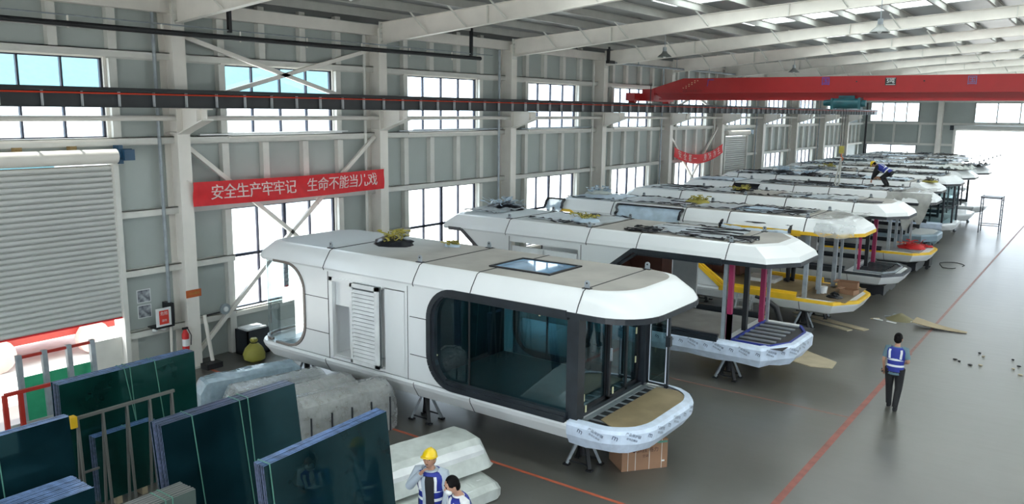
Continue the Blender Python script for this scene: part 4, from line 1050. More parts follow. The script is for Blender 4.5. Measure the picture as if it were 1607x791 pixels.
# ================================================================== wrapped bundles on the floor
def bundle(label, p0, p1, wd, h, mt, core=M_GALV, z0=.05, ribs=0, seed=1, hexa=False, sag=.05, name='wrapped_bundle'):
    a = Vector((*p0, 0)); b_ = Vector((*p1, 0)); d = (b_ - a).normalized(); r = Vector((d.y, -d.x, 0)); L = (b_ - a).length
    root = thing(name, label, 'wrapped bundle', tuple((a + b_) / 2), 'plastic-wrapped bundles')
    c = MB(); cs = [(-.42, z0), (.42, z0), (.42, h * .8), (.25, h * .92), (-.25, h * .92), (-.42, h * .8)]
    c.loft([[tuple(a + d * t + r * (u * wd) + Vector((0, 0, z))) for u, z in cs] for t in (.08 * L, .92 * L)]); c.build('panel_core', core, root)
    n = 40; rings = []
    prof = [(-.5, z0), (-.5, h * .45), (-.47, h * .82), (-.3, h * .97), (-.05, h), (.2, h * .98), (.42, h * .9), (.5, h * .6), (.5, z0)] if not hexa else [(-.42, z0), (-.5, h * .3), (-.46, h * .6), (-.28, h * .95), (0, h), (.26, h * .97), (.48, h * .62), (.5, h * .35), (.42, z0)]
    for i in range(n + 1):
        t = i / n; e = min(1, t / .06, (1 - t) / .06); e = .6 + .4 * e; rg = []
        for k, (u, z) in enumerate(prof):
            dn = (nz(t * 3, k * 1.3, 0, seed) * .04 + nz(t * 9, k * 3.1, 5, seed) * .03) * (.45 if hexa else 1)
            zz = max(0.02, z * (1 - (1 - e) * .8) + (dn if 0 < k < len(prof) - 1 else 0)) if z > z0 else z0
            p = a + d * (t * L) + r * (u * wd * (1 - (1 - e) * .4) + dn * .6); rg.append((p.x, p.y, zz))
        rings.append(rg)
    w_ = MB(); w_.loft(rings, False, 0, False); 
    for rg in (rings[0], rings[-1]): w_.add(rg, [tuple(range(len(rg)))])
    w_.build('plastic_wrap', mt, root, hexa)
    if ribs:
        for k in range(ribs):
            q = MB(); t = L * (.12 + .78 * k / (ribs - 1)); p = a + d * t + r * (.5 * wd + .02); q.beam((p.x, p.y, z0), (p.x, p.y, h * .72), .02, .03); q.build('panel_rib', M_DARK, root)
    return root
bundle('bluish plastic-wrapped bundle, leftmost of those lying before the nearest cabin', (-15.25, 9.5), (-14.75, 11.85), .6, .9, M_WRAPB, seed=1)
bundle('crumpled plastic-wrapped bundle, second from the left before the nearest cabin', (-14.35, 9.6), (-13.85, 11.85), .65, .9, M_WRAP, seed=2)
bundle('plastic-wrapped bundle with ridged top, third from the left before the nearest cabin', (-13.3, 9.7), (-12.95, 11.85), .85, .95, M_WRAP, seed=3, core=mat('pale_panels', (.42, .42, .40), .5))
bundle('plastic-wrapped panel crate with dark ribs on its side, nearest the louvre door', (-12.25, 9.5), (-11.85, 11.8), .8, 1.08, M_WRAP, seed=4, core=mat('grey_panels', (.30, .29, .27), .5), ribs=5)
b1 = bundle('white plastic-wrapped shell lying on the floor behind the two men', (-9.45, 8.4), (-8.85, 11.0), 1.3, .92, M_WRAPW, seed=6, hexa=True, z0=.42, core=M_WHITEPL)
b2 = bundle('lower white wrapped piece under the white shell behind the men', (-9.0, 8.3), (-8.45, 10.75), 1.15, .34, M_WRAPW, seed=8, z0=.02, core=M_WHITEPL)

# ---- carton under cabin 1
d = Vector((-6.19 + 6.76, 13.48 - 12.76, 0)); ang = math.atan2(d.y, d.x); Lb = .92; Wb = .62; Hb = .57
ct = thing('cardboard_box', 'brown cardboard carton with straps and printed logo under the front of the nearest cabin', 'box', (-6.76, 12.76, 0), None, ang)
MB().box(0, 0, 0, Lb, Wb, Hb).build('carton', M_CARD, ct, local=True)
s = MB()
for x in (.12, .27, .55, .80): s.box(x - .006, -.004, 0, x + .006, 0, Hb); s.box(x - .006, 0, Hb, x + .006, Wb, Hb + .004)
s.build('packing_strap', M_TAPE, ct, local=True)
t = MB(); put_text(t, 'GREE 格力', .10, (.50, -.006, .38), (1, 0, 0), (0, 0, 1)); put_text(t, '空调', .06, (.47, -.006, .27), (1, 0, 0), (0, 0, 1)); t.ell((.24, -.004, .38), (.035, .004, .03), 10, 4)
t.build('carton_print', mat('carton_ink', (.06, .02, .015), .6), ct, local=True)
MB().box(.70, -.006, .50, .91, -.001, .54).build('carton_label', M_STRAP, ct, local=True); MB().box(.80, -.006, .13, .86, -.001, .16).build('carton_label', M_WHITEPL, ct, local=True)

# ---- roof clutter on the nearest cabin and others
def rag_pile(label, x, y, z, r, seed, mats=(M_BLKF, M_YROPE), name='webbing_pile', cat='webbing'):
    root = thing(name, label, cat, (x, y, z)); rnd = random.Random(seed)
    b = MB(); n = 16; rings = []
    for j in range(6):
        a = j / 5 * PI / 2; rr = r * math.cos(a) + .01; rings.append([(x + rr * 1.25 * math.cos(2 * PI * k / n) * (1 + .35 * nz(k * .8, j, 0, seed)), y + rr * math.sin(2 * PI * k / n) * (1 + .35 * nz(k * .9, j, 3, seed)), z + r * .42 * math.sin(a) + r * .1 * nz(k, j, 8, seed) * (j > 0)) for k in range(n)])
    b.loft(rings); b.build('plastic_heap', mats[0], root, True)
    s = MB()
    for q in range(18):
        p = Vector((x + rnd.uniform(-.5, .6) * r, y + rnd.uniform(-.5, .5) * r, z + r * .4)); pts = []
        for k in range(7):
            pts.append(tuple(p)); p = p + Vector((rnd.uniform(-.35, .35) * r, rnd.uniform(-.35, .35) * r, rnd.uniform(-.15, .2) * r)); p.z = max(z + r * .3, min(z + r * .75, p.z))
        s.sweep(pts, [(.022, .006)] * 7, 5)
    s.build('webbing_strap', mats[1], root, True)
rag_pile('yellow webbing tangled on black plastic on the roof of the nearest cabin', -13.35, 13.55, 3.5, .42, 3)
rag_pile('dark crumpled plastic heap with grey tangle at the rear of the nearest roof', -12.1, 14.2, 3.5, .16, 5, (M_FOIL, M_YROPE))
rag_pile('black plastic heap at the rear end of the second cabin roof', -15.6, 20.9, 3.5, .5, 7, (M_BLKF, M_FOIL))
rag_pile('yellow and grey film tangle in the middle of the second cabin roof', -11.9, 19.8, 3.5, .34, 9, (M_FOIL, M_YROPE))
rag_pile('yellow webbing heap on the roof of the third cabin', -11.5, 26.6, 3.5, .34, 11, (M_YROPE, M_YROPE))
rag_pile('yellow and black tangle on the roof of the fourth cabin', -11.9, 31.8, 3.5, .38, 13)
rag_pile('dark blue plastic heap on the sixth cabin roof', -13.9, 42.8, 3.5, .5, 15, (M_BLKF, M_FOIL))
rag_pile('dark heap with handle shape on the sixth cabin roof, right of the other heap', -12.4, 42.6, 3.5, .45, 16, (M_BLKF, M_FOIL))
rag_pile('pale crumpled bundle on the seventh cabin roof', -13.2, 48.4, 3.5, .45, 17, (M_WRAP, M_YROPE))
rag_pile('white plastic bag at the rear end of the third cabin roof', -15.6, 26.9, 3.5, .45, 19, (M_WRAPW, M_FOIL))
rag_pile('yellow tool bag behind the worker on the fifth cabin roof', -6.9, 42.6, 3.5, .28, 21, (M_YROPE, M_BLKF))
tag(MB().box(-9.4, 42.1, 3.52, -8.8, 42.3, 3.66).build('brick_block', M_CARD), 'brown block lying on the sixth cabin roof beside the sling', 'block')

# ---- wall-side objects
sg = thing('warning_sign', 'white board with red warning panel on the girt left of the first column', 'sign', (-18.6, 10.95, 1.2))
b = MB(); b.box(-18.62, 10.62, 1.22, -18.6, 11.02, 1.68); b.build('board', M_WHITEPL, sg); b = MB(); b.box(-18.598, 10.70, 1.27, -18.592, 10.95, 1.62); b.build('red_panel', M_SIGNR, sg)
t = MB(); put_text(t, '危险', .10, (-18.589, 10.825, 1.54), (0, 1, 0), (0, 0, 1)); put_text(t, '请勿', .07, (-18.589, 10.825, 1.36), (0, 1, 0), (0, 0, 1)); t.build('sign_lettering', M_WHITEPL, sg)
b = MB(); b.box(-18.98, 11.02, 1.2, -18.62, 11.12, 1.75); b.box(-18.98, 10.6, 1.17, -18.6, 11.1, 1.2); b.build('junction_box', M_BLACK, sg)
for y in (10.62, 10.85): MB().ell((-18.7, y, 1.13), (.07, .07, .05)).build('siren_horn', M_WHITEPL, sg)
MB().sweep([(-18.7, 11.05, 1.15), (-18.65, 11.0, .02)], .035, 8).build('support_pipe', M_WHITE, sg)
for z, nm in ((1.97, 'upper'), (1.58, 'lower')):
    p = thing('photo_poster', '%s of the two small grey photo prints on the wall panel by the shutter' % nm, 'poster', (WX + .01, 10.55, z)); MB().box(WX + .001, 10.4, z - .14, WX + .008, 10.72, z + .15).build('print', M_PHOTO, p); MB().box(WX + .001, 10.38, z - .16, WX + .004, 10.74, z + .17).build('white_border', M_WHITEPL, p)
ex = thing('fire_extinguisher', 'red fire extinguisher standing on a bracket at the foot of the first column', 'fire extinguisher', (-18.3, 11.2, .55))
MB().sweep([(-18.32, 11.2, .55), (-18.32, 11.2, .6), (-18.32, 11.2, .98), (-18.32, 11.2, 1.06), (-18.32, 11.2, 1.1)], [.06, .085, .085, .05, .03], 14).build('cylinder_body', M_REDH, ex, True)
MB().box(-18.36, 11.14, 1.1, -18.3, 11.28, 1.15).build('valve_handle', M_BLACK, ex); MB().sweep([(-18.3, 11.26, 1.12), (-18.22, 11.3, .95), (-18.22, 11.28, .7)], .012, 6).build('hose', M_BLACK, ex)
MB().sweep([(-18.32, 11.2, .68), (-18.32, 11.2, .86)], .088, 14).build('paper_label', M_WHITEPL, ex); MB().box(-18.45, 11.1, .5, -18.2, 11.3, .55).build('wall_bracket', M_BLACK, ex)
pq = thing('column_plaque', 'small orange number plaque on the face of the first column', 'plaque', (CX + .02, 11.55, 1.95)); MB().box(CX + .001, 11.33, 1.86, CX + .015, 11.75, 2.05).build('plate', M_ORANGE, pq)
t = MB(); put_text(t, '小心碰头', .075, (CX + .018, 11.56, 1.955), (0, 1, 0), (0, 0, 1)); t.build('plaque_lettering', M_YROPE, pq)
tag(MB().sweep([(-18.25, 11.9, .0), (-18.35, 11.78, 1.35)], .05, 8).build('leaning_pipe', M_WHITE), 'white pipe leaning against the first column', 'pipe')
tag(MB().box(-18.28, 11.55, .0, -17.98, 12.0, .14).build('black_block', M_BLACK), 'small black block at the foot of the first column', 'block')
bx = thing('storage_bin', 'dark open bin with papers standing by the wall under the braced window', 'bin', (-18.4, 13.2, 0))
b = MB(); b.box(-18.7, 12.9, 0, -18.66, 13.6, .7); b.box(-18.2, 12.9, 0, -18.16, 13.6, .7); b.box(-18.7, 12.9, 0, -18.16, 12.94, .7); b.box(-18.7, 13.56, 0, -18.16, 13.6, .7); b.box(-18.7, 12.9, 0, -18.16, 13.6, .04)
b.build('bin_body', M_DARK, bx); MB().box(-18.65, 12.95, .66, -18.2, 13.55, .74).build('papers', M_WHITEPL, bx)
def sack(label, x, y, z, r, h, mt, seed, name='sack', cat='sack'):
    root = thing(name, label, cat, (x, y, z)); n = 18; rings = []
    prof = [(0, .55), (.12, .95), (.35, 1.0), (.6, .8), (.75, .45), (.82, .25), (.92, .38), (1.0, .30)]
    for j, (t, f_) in enumerate(prof): rings.append([(x + r * f_ * math.cos(2 * PI * k / n) * (1 + .22 * nz(k * .7, j * .8, 0, seed)), y + r * f_ * math.sin(2 * PI * k / n) * (1 + .22 * nz(k * .7, j * .8, 3, seed)), z + h * t) for k in range(n)])
    MB().loft(rings).build('sack_body', mt, root, True)
    MB().sweep([(x + r * .3 * math.cos(a), y + r * .3 * math.sin(a), z + h * .82) for a in [k * PI / 5 for k in range(11)]], .015, 5).build('tie_string', M_BLKCL, root)
sack('olive green tied sack on the floor by the dark bin', -17.75, 12.8, 0, .28, .62, M_BAG, 3)
sack('silver-blue plastic bag on the floor between the bin and the nearest cabin', -17.9, 13.9, 0, .35, .45, M_WRAPB, 5)
sack('olive sack standing on the floor between the second and third cabins', -8.25, 24.35, 0, .26, .6, M_BAG, 8)
rl = thing('cable_reel', 'small grey cable reel resting on the low wall girt', 'reel', (-18.9, 13.0, 1.18)); MB().sweep([(-18.62, 12.55, 1.33), (-18.56, 12.55, 1.33)], .15, 16).build('reel_disc', M_GALV, rl, True)
MB().sweep([(-18.56, 12.55, 1.33), (-18.53, 12.55, 1.33)], .07, 12).build('hub', M_WHITEPL, rl); MB().sweep([(-18.76, 12.1, 1.21), (-18.76, 12.5, 1.22), (-18.70, 12.7, 1.22)], .02, 6).build('cable', M_BLACK, rl)
for k, (ya, yb) in enumerate(((12.2, 17.0), (19.4, 24.8), (26.2, 31.3))):
    b = MB(); b.beam((-18.82, ya, 5.90), (-18.86, yb, 5.90), .10, .04); b.beam((-18.9, ya + .8, 5.93), (-18.8, yb + .2, 5.93), .06, .03)
    tag(b.build('trim_offcut', M_GALV if k else M_WHITEPL), 'thin metal trim strips lying on the sill girt of the %s window bay' % ORD[k], 'strip')
b = MB(); b.box(-18.95, 9.2, 0, -18.93, 10.3, 1.1); tag(b.build('leaning_board', M_GIRT), 'grey board standing on the floor against the wall right of the shutter', 'board')

# ---- aisle clutter
def board(label, pts, z, t, mt, name='plywood_board', cat='board'):
    b = MB(); b.loft([[(x, y, z) for x, y in pts], [(x, y, z + t) for x, y in pts]]); tag(b.build(name, mt), label, cat)
board('pale plywood board on the floor in front of the second cabin', [(-7.4, 22.0), (-5.9, 21.5), (-5.4, 21.7), (-5.45, 22.3), (-6.9, 23.2)], 0, .02, M_PLY)
board('long narrow pale strip on the floor in front of the third cabin', [(-8.2, 27.2), (-5.7, 26.2), (-5.6, 26.5), (-8.1, 27.5)], 0, .02, M_PLY)
board('second long pale strip lying beside the first by the third cabin', [(-8.0, 26.7), (-6.1, 25.9), (-6.0, 26.1), (-7.9, 26.9)], 0, .02, mat('strip_wood', (.55, .48, .33), .7))
b = MB(); n = 12; vs = []; fs = []
for i in range(n + 1):
    u = i / n; x = -4.6 + 1.5 * u; z = .02 + .16 * (1 - u) ** 2
    for v, dz in ((0, 0), (1, 0), (1, .012), (0, .012)): vs.append((x, 27.6 + .25 * u + v * (.8 - .6 * u), z + dz))
for i in range(n):
    a = i * 4
    for k in range(4): fs.append((a + k, a + (k + 1) % 4, a + 4 + (k + 1) % 4, a + 4 + k))
b.add(vs, fs); tag(b.build('warped_board', M_OSB), 'warped brown board curling up on the floor across the aisle line', 'board')
db = thing('debris_heap', 'heap of olive plastic, offcuts and white scraps on the floor beyond the walking worker', 'debris', (-5.2, 28.2, 0))
rnd = random.Random(5); b = MB(); n = 14
b.loft([[(-5.1 + (.45 - .1 * j) * math.cos(2 * PI * k / n) * (1 + .4 * nz(k, j, 0)), 28.5 + (.4 - .07 * j) * math.sin(2 * PI * k / n) * (1 + .4 * nz(k, j, 3)), .05 * j * (1 + .5 * nz(k, j, 6))) for k in range(n)] for j in range(5)]); b.build('olive_plastic', mat('dull_olive', (.17, .15, .07), .6), db, True)
for k in range(9):
    x, y = -5.9 + rnd.random() * 1.8, 27.7 + rnd.random() * 1.2; a = rnd.random() * 3
    MB().beam((x, y, .015), (x + .3 * math.cos(a), y + .3 * math.sin(a), .02), .08, .02).build('scrap', rnd.choice([M_WHITEPL, M_PLY, M_GALV]), db)
for k in range(14):
    x, y = -3.0 + rnd.random() * 2.6, 23.8 + rnd.random() * 2.0
    tag(MB().ell((x, y, .02), (.03 + .04 * rnd.random(), .03, .02), 7, 4).build('floor_scrap', M_BLKCL if k % 3 else M_PLY), 'tiny dark crumb among those scattered on the floor right of the aisle line', 'scrap', 'crumbs on the floor')
tag(MB().sweep([(-1.2 + .5 * math.cos(a), 25.6 + .12 * math.sin(a), .02) for a in (0, .5, 1, 1.5, 2)], .02, 6).build('floor_strip', M_WHITEPL), 'short pale strip on the floor near the right picture edge', 'scrap')
# stepladder
ld = thing('step_ladder', 'small grey stepladder between the second and third cabins', 'ladder', (-8.7, 24.0, 0))
for x in (-8.95, -8.5):
    MB().beam((x, 23.7, 0), (x + .03, 23.95, 1.1), .05, .03).build('rail', M_ALU, ld); MB().beam((x, 24.3, 0), (x + .03, 24.0, 1.1), .04, .025).build('rear_rail', M_ALU, ld)
for k in range(4): MB().box(-8.95, 23.68 + .06 * k, .22 + .25 * k, -8.45, 23.8 + .06 * k, .25 + .25 * k).build('step', M_ALU, ld)
b = MB().sweep([(-7.6, 23.8, 0), (-7.5, 23.8, .5), (-7.65, 23.8, .9), (-7.95, 23.8, 1.1), (-8.3, 23.8, 1.15)], [.09, .08, .09, .07, .05], 10)
tag(b.build('rubber_hose', M_BLACK, None, True), 'thick black hose arching beside the stepladder', 'hose')
# scaffold at far right
sf = thing('scaffold_tower', 'thin metal scaffold frame standing by the bright doorway', 'scaffold', (-5.3, 53.6, 0))
for x in (-5.9, -4.9):
    for y in (53.2, 54.2): MB().beam((x, y, .0), (x, y, 2.1), .05).build('post', M_DARK, sf)
for z in (.45, 2.0):
    for y in (53.2, 54.2): MB().beam((-5.9, y, z), (-4.9, y, z), .04).build('cross_rail', M_DARK, sf)
for x in (-5.9, -4.9):
    for k in range(6): MB().beam((x, 53.2, .5 + .28 * k), (x, 54.2, .5 + .28 * k), .03).build('rung', M_DARK, sf)
MB().box(-5.95, 53.15, 2.03, -4.85, 54.25, 2.07).build('platform', M_DARK, sf)
# deck clutter
def carton(label, x, y, z, w_, d_, h_, rz, mt=M_CARD):
    r = thing('open_carton', label, 'box', (x, y, z), None, rz)
    b = MB(); b.box(0, 0, 0, w_, d_, .01); b.box(0, 0, 0, .01, d_, h_); b.box(w_ - .01, 0, 0, w_, d_, h_); b.box(0, 0, 0, w_, .01, h_); b.box(0, d_ - .01, 0, w_, d_, h_); b.build('carton', mt, r, local=True)
    f = MB(); f.beam((0, -.0, h_), (-.12, 0, h_ + .03), d_ * 0 + .01, .01); f.box(-.14, 0, h_ - .01, 0, d_, h_); f.build('flap', mt, r, local=True)
carton('open brown carton on the terrace of the third cabin', -6.75, 26.9, 1.087, .6, .45, .22, .1)
carton('second lower carton at the terrace corner of the third cabin', -6.5, 26.2, 1.087, .45, .4, .14, -.2)
bk = thing('paint_bucket', 'white bucket on the terrace of the third cabin', 'bucket', (-6.9, 25.9, 1.087)); MB().sweep([(-6.9, 25.9, 1.087), (-6.9, 25.9, 1.28)], [.1, .12], 16).build('pail', M_WHITEPL, bk, True); MB().sweep([(-6.9, 25.9, 1.28), (-6.9, 25.9, 1.30)], .125, 16).build('lid', M_WHITEPL, bk)
rag_pile('black bag on the terrace of the third cabin beside the bucket', -6.45, 25.5, 1.087, .18, 31, (M_BLKF, M_BLKF), 'black_bag', 'bag')
rag_pile('red cloth and hose pile on the deck of the fifth cabin', -6.5, 37.3, 1.087, .42, 33, (M_REDH, M_REDH), 'red_cloth_pile', 'cloth')
rag_pile('second red cloth lump at the deck edge of the fifth cabin', -6.15, 38.1, 1.087, .25, 34, (M_REDH, M_BLKF), 'red_cloth_pile', 'cloth')
tag(MB().box(-9.6, 26.4, 1.08, -8.6, 27.2, 1.2).build('foam_board_stack', M_WHITEPL), 'white foam boards stacked on the floor inside the third cabin', 'boards')
for k, (x, y, y2, nm) in enumerate(((-6.9, 33.5, 34.2, 'fourth'), (-6.4, 38.7, 39.4, 'fifth'))):
    r = thing('equipment_cart', 'black wheeled cart behind the deck of the %s cabin' % nm, 'cart', (x, y, 0))
    MB().box(x - .5, y, .14, x + .4, y2, .5).build('cart_box', M_BLACK, r)
    for sx in (-.4, .3):
        for yy in (y + .1, y2 - .1): MB().sweep([(x + sx, yy - .03, .07), (x + sx, yy + .03, .07)], .07, 12).build('wheel', M_BLACK, r)
for k in range(6):   # dark film hanging under the fourth deck edge
    pass
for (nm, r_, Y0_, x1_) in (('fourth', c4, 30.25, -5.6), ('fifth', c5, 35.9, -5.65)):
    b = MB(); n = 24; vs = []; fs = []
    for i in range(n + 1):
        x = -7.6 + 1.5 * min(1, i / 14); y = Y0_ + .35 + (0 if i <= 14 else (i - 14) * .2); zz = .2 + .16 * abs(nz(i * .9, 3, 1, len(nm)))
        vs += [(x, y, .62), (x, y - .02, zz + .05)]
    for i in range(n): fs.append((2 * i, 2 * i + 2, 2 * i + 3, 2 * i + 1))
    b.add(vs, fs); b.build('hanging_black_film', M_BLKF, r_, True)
cb = MB().sweep([(-5.4 + .45 * math.cos(a) * (1 + .2 * math.sin(3 * a)), 40.5 + .9 * math.sin(a), .015) for a in [k * PI / 8 for k in range(15)]], .015, 5); tag(cb.build('floor_cable', M_BLKCL), 'thin dark cable looped on the floor beside the sixth cabin', 'cable')

# ================================================================== people
def person(label, loc, rz, kind):
    """local frame: faces +Y, x to the person's right"""
    root = thing('person', label, 'person', loc, None, rz)
    P = {}
    if kind == 'walk':
        hip = Vector((0, 0, .92)); chest = Vector((0, .02, 1.30)); neck = Vector((0, .03, 1.47)); head = Vector((0, .06, 1.60))
        LL = [Vector((-.1, 0, .9)), Vector((-.11, .10, .49)), Vector((-.10, .16, .08))]; RL = [Vector((.1, 0, .9)), Vector((.10, .04, .48)), Vector((.09, -.16, .10))]
        LA = [Vector((-.19, .02, 1.40)), Vector((-.25, -.02, 1.12)), Vector((-.25, .10, .88))]; RA = [Vector((.19, .02, 1.40)), Vector((.26, .0, 1.13)), Vector((.16, .22, 1.05))]
    elif kind == 'chin':
        hip = Vector((0, 0, .92)); chest = Vector((0, .03, 1.30)); neck = Vector((0, .05, 1.47)); head = Vector((0, .10, 1.60))
        LL = [Vector((-.1, 0, .9)), Vector((-.12, .03, .48)), Vector((-.13, 0, .08))]; RL = [Vector((.1, 0, .9)), Vector((.12, .03, .48)), Vector((.14, 0, .08))]
        LA = [Vector((-.19, .03, 1.40)), Vector((-.27, .06, 1.13)), Vector((-.24, .16, .90))]; RA = [Vector((.19, .03, 1.40)), Vector((.27, .19, 1.22)), Vector((.07, .25, 1.46))]
    elif kind == 'read':
        hip = Vector((0, 0, .90)); chest = Vector((0, .04, 1.26)); neck = Vector((0, .08, 1.42)); head = Vector((0, .16, 1.53))
        LL = [Vector((-.1, 0, .88)), Vector((-.12, .03, .47)), Vector((-.12, 0, .08))]; RL = [Vector((.1, 0, .88)), Vector((.12, .03, .47)), Vector((.12, 0, .08))]
        LA = [Vector((-.19, .05, 1.36)), Vector((-.25, .06, 1.10)), Vector((-.10, .30, 1.08))]; RA = [Vector((.19, .05, 1.36)), Vector((.25, .06, 1.10)), Vector((.10, .30, 1.08))]
    elif kind == 'stoop':
        hip = Vector((0, -.15, .62)); chest = Vector((0, .22, .86)); neck = Vector((0, .40, .92)); head = Vector((0, .54, .93))
        LL = [Vector((-.1, -.15, .60)), Vector((-.16, .12, .42)), Vector((-.14, -.12, .08))]; RL = [Vector((.1, -.15, .60)), Vector((.16, .14, .42)), Vector((.16, -.06, .08))]
        LA = [Vector((-.18, .32, .88)), Vector((-.22, .42, .58)), Vector((-.16, .52, .30))]; RA = [Vector((.18, .32, .88)), Vector((.24, .44, .60)), Vector((.18, .60, .36))]
    else:
        hip = Vector((0, 0, .92)); chest = Vector((0, .02, 1.28)); neck = Vector((0, .02, 1.44)); head = Vector((0, .04, 1.56))
        LL = [Vector((-.1, 0, .9)), Vector((-.11, .02, .48)), Vector((-.12, 0, .08))]; RL = [Vector((.1, 0, .9)), Vector((.11, .02, .48)), Vector((.12, .04, .08))]
        LA = [Vector((-.19, .02, 1.36)), Vector((-.24, .0, 1.1)), Vector((-.2, .15, .9))]; RA = [Vector((.19, .02, 1.36)), Vector((.24, 0, 1.1)), Vector((.2, .2, .95))]
    # body: one skinned surface
    V = [hip]; E = []; Rd = [(.12, .10)]
    def add(p, par, r): V.append(Vector(p)); E.append((par, len(V) - 1)); Rd.append(r if isinstance(r, tuple) else (r, r)); return len(V) - 1
    ab = add(hip.lerp(chest, .5), 0, (.12, .095)); ch = add(chest, ab, (.145, .10)); nk = add(neck, ch, (.055, .055)); hd_dir = (head - neck).normalized()
    h0 = add(neck.lerp(head, .45), nk, (.055, .06)); h1 = add(head, h0, (.072, .088)); h2 = add(head + hd_dir * .085, h1, (.06, .07))
    for L_ in (LL, RL):
        a = add(L_[0], 0, .085); b = add(L_[0].lerp(L_[1], .5), a, .075); k = add(L_[1], b, .055); c = add(L_[1].lerp(L_[2], .35), k, .055); an = add(L_[2], c, .036); add(L_[2] + Vector((0, .15, -.045)), an, .035)
    for L_ in (LA, RA):
        s_ = add(L_[0], ch, .055); e_ = add(L_[1], s_, .040); w2 = add(L_[2], e_, .026)
        d = (L_[2] - L_[1]).normalized(); side = d.cross(Vector((0, 0, 1))); side = side.normalized() if side.length > .1 else Vector((1, 0, 0)); nrm = side.cross(d).normalized()
        pm = add(L_[2] + d * .05, w2, (.034, .018)); sgn = 1 if L_[0].x < 0 else -1
        for q, ln in ((-1.5, .055), (-.5, .07), (.5, .075), (1.5, .066)):
            f0 = add(L_[2] + d * .09 + side * (q * .019), pm, .0095); f1 = add(L_[2] + d * (.09 + ln * .5) + side * (q * .02) - nrm * .012, f0, .0085); add(L_[2] + d * (.09 + ln * .85) + side * (q * .019) - nrm * .034, f1, .0075)
        t0 = add(L_[2] + d * .035 + side * (-sgn * .035), pm, .011); add(L_[2] + d * .075 + side * (-sgn * .05) - nrm * .02, t0, .009)
    me = bpy.data.meshes.new('body'); me.from_pydata([tuple(v) for v in V], E, []); me.materials.append(M_SKIN)
    o = bpy.data.objects.new('body', me); C.objects.link(o); o.parent = root
    md = o.modifiers.new('skin', 'SKIN'); md.use_smooth_shade = True
    for i, r in enumerate(Rd): me.skin_vertices[0].data[i].radius = r; me.skin_vertices[0].data[i].use_root = (i == 0)
    o.modifiers.new('sub', 'SUBSURF').levels = 1; o.modifiers['sub'].render_levels = 2
    # head frame
    fwd = Vector((0, 1, 0)); 
    tilt = {'walk': -.15, 'chin': .18, 'read': -.3, 'stoop': -1.0}.get(kind, -.1)
    HM = Matrix.Translation(root_local(head)) @ Matrix.Rotation(tilt, 4, 'X')
    hm = MB(); hm.ell((0, .005, .03), (.082, .098, .125), 16, 12)     # skull and face
    hm.ell((0, .105, .005), (.014, .022, .024), 8, 6); hm.ell((-.085, .0, .01), (.012, .02, .032), 8, 6); hm.ell((.085, 0, .01), (.012, .02, .032), 8, 6)
    hm.xform(HM).build('face', M_SKIN, root, True, True)
    fm = MB()
    for s_ in (-1, 1): fm.ell((s_ * .032, .094, .03), (.013, .006, .007), 8, 4); fm.box(s_ * .032 - .016, .09, .047, s_ * .032 + .016, .10, .053)
    fm.box(-.02, .09, -.042, .02, .097, -.036); fm.xform(HM).build('facial_features', M_HAIR, root, False, True)
    hr = MB(); hr.ell((0, -.012, .05), (.092, .102, .118), 16, 10, 0, -.15, 1.); hr.ell((0, -.05, .01), (.086, .062, .09), 14, 8); hr.xform(HM).build('hair', M_HAIR, root, True, True)
    if kind in ('chin', 'stoop'):
        he = MB(); he.ell((0, -.005, .06), (.108, .128, .125), 20, 10, 0, 0., 1.); he.ell((0, -.01, .08), (.018, .112, .115), 10, 8, 0, 0., 1.); he.xform(HM); hb = he.build('hard_hat', M_YEL2, root, True, True)
        br = MB(); o_ = [(.114 * math.cos(a), .132 * math.sin(a) + (.05 if math.sin(a) > .2 else 0)) for a in [2 * PI * k / 24 for k in range(24)]]; br.loft([[(x, y - .005, .055) for x, y in o_], [(x, y - .005, .066) for x, y in o_]]); br.xform(HM); br.build('hat_brim', M_YEL2, hb, False, True)
    if kind == 'read':
        mk = MB(); mk.ell((0, .075, -.035), (.075, .055, .055), 12, 8); mk.xform(HM).build('face_mask', M_WHITEPL, root, True, True)
    # clothes
    top = {'walk': M_SHIRT, 'chin': M_JACKET, 'read': M_TSHIRT, 'stoop': M_BLKCL, 'inside': M_BLKCL}[kind]; leg = M_BLKCL if kind != 'chin' else mat('navy_trousers', (.03, .04, .09), .8)
    up = (chest - hip).normalized(); fw = Vector((1, 0, 0)).cross(up) * -1; 
    if fw.y < 0: fw = -fw
    def tor(levels, mt, name, grow=0., open_front=False, par=root):
        rings = []; n = 20
        for t, rx, ry in levels:
            c = hip + (neck - hip) * t; rings.append([c + Vector((1, 0, 0)) * ((rx + grow) * math.cos(2 * PI * k / n)) + fw * ((ry + grow) * math.sin(2 * PI * k / n)) for k in range(n)])
        b = MB(); b.loft(rings, True)
        return b.build(name, mt, par, True, True)
    base = [(-.18, .165, .125), (0, .17, .125), (.3, .155, .12), (.55, .175, .13), (.75, .195, .13), (.88, .16, .11), (.98, .075, .075)]
    sh = tor(base, top, 'shirt' if kind != 'chin' else 'jacket', .0 if kind != 'chin' else .02)
    for L_ in (LA, RA):
        sl = MB()
        if kind == 'walk' or kind == 'read': m_ = L_[0].lerp(L_[1], .75); sl.sweep([L_[0].lerp(neck, .4), L_[0] + Vector((0, 0, .01)), L_[0].lerp(L_[1], .3), m_], [.05, .068, .066, .06], 12)
        else: sl.sweep([L_[0].lerp(neck, .4), L_[0], L_[0].lerp(L_[1], .5), L_[1], L_[1].lerp(L_[2], .5), L_[1].lerp(L_[2], .95)], [.065, .088, .076, .066, .056, .048], 12)
        sl.build('sleeve', top, root, True, True)
    tr = MB()
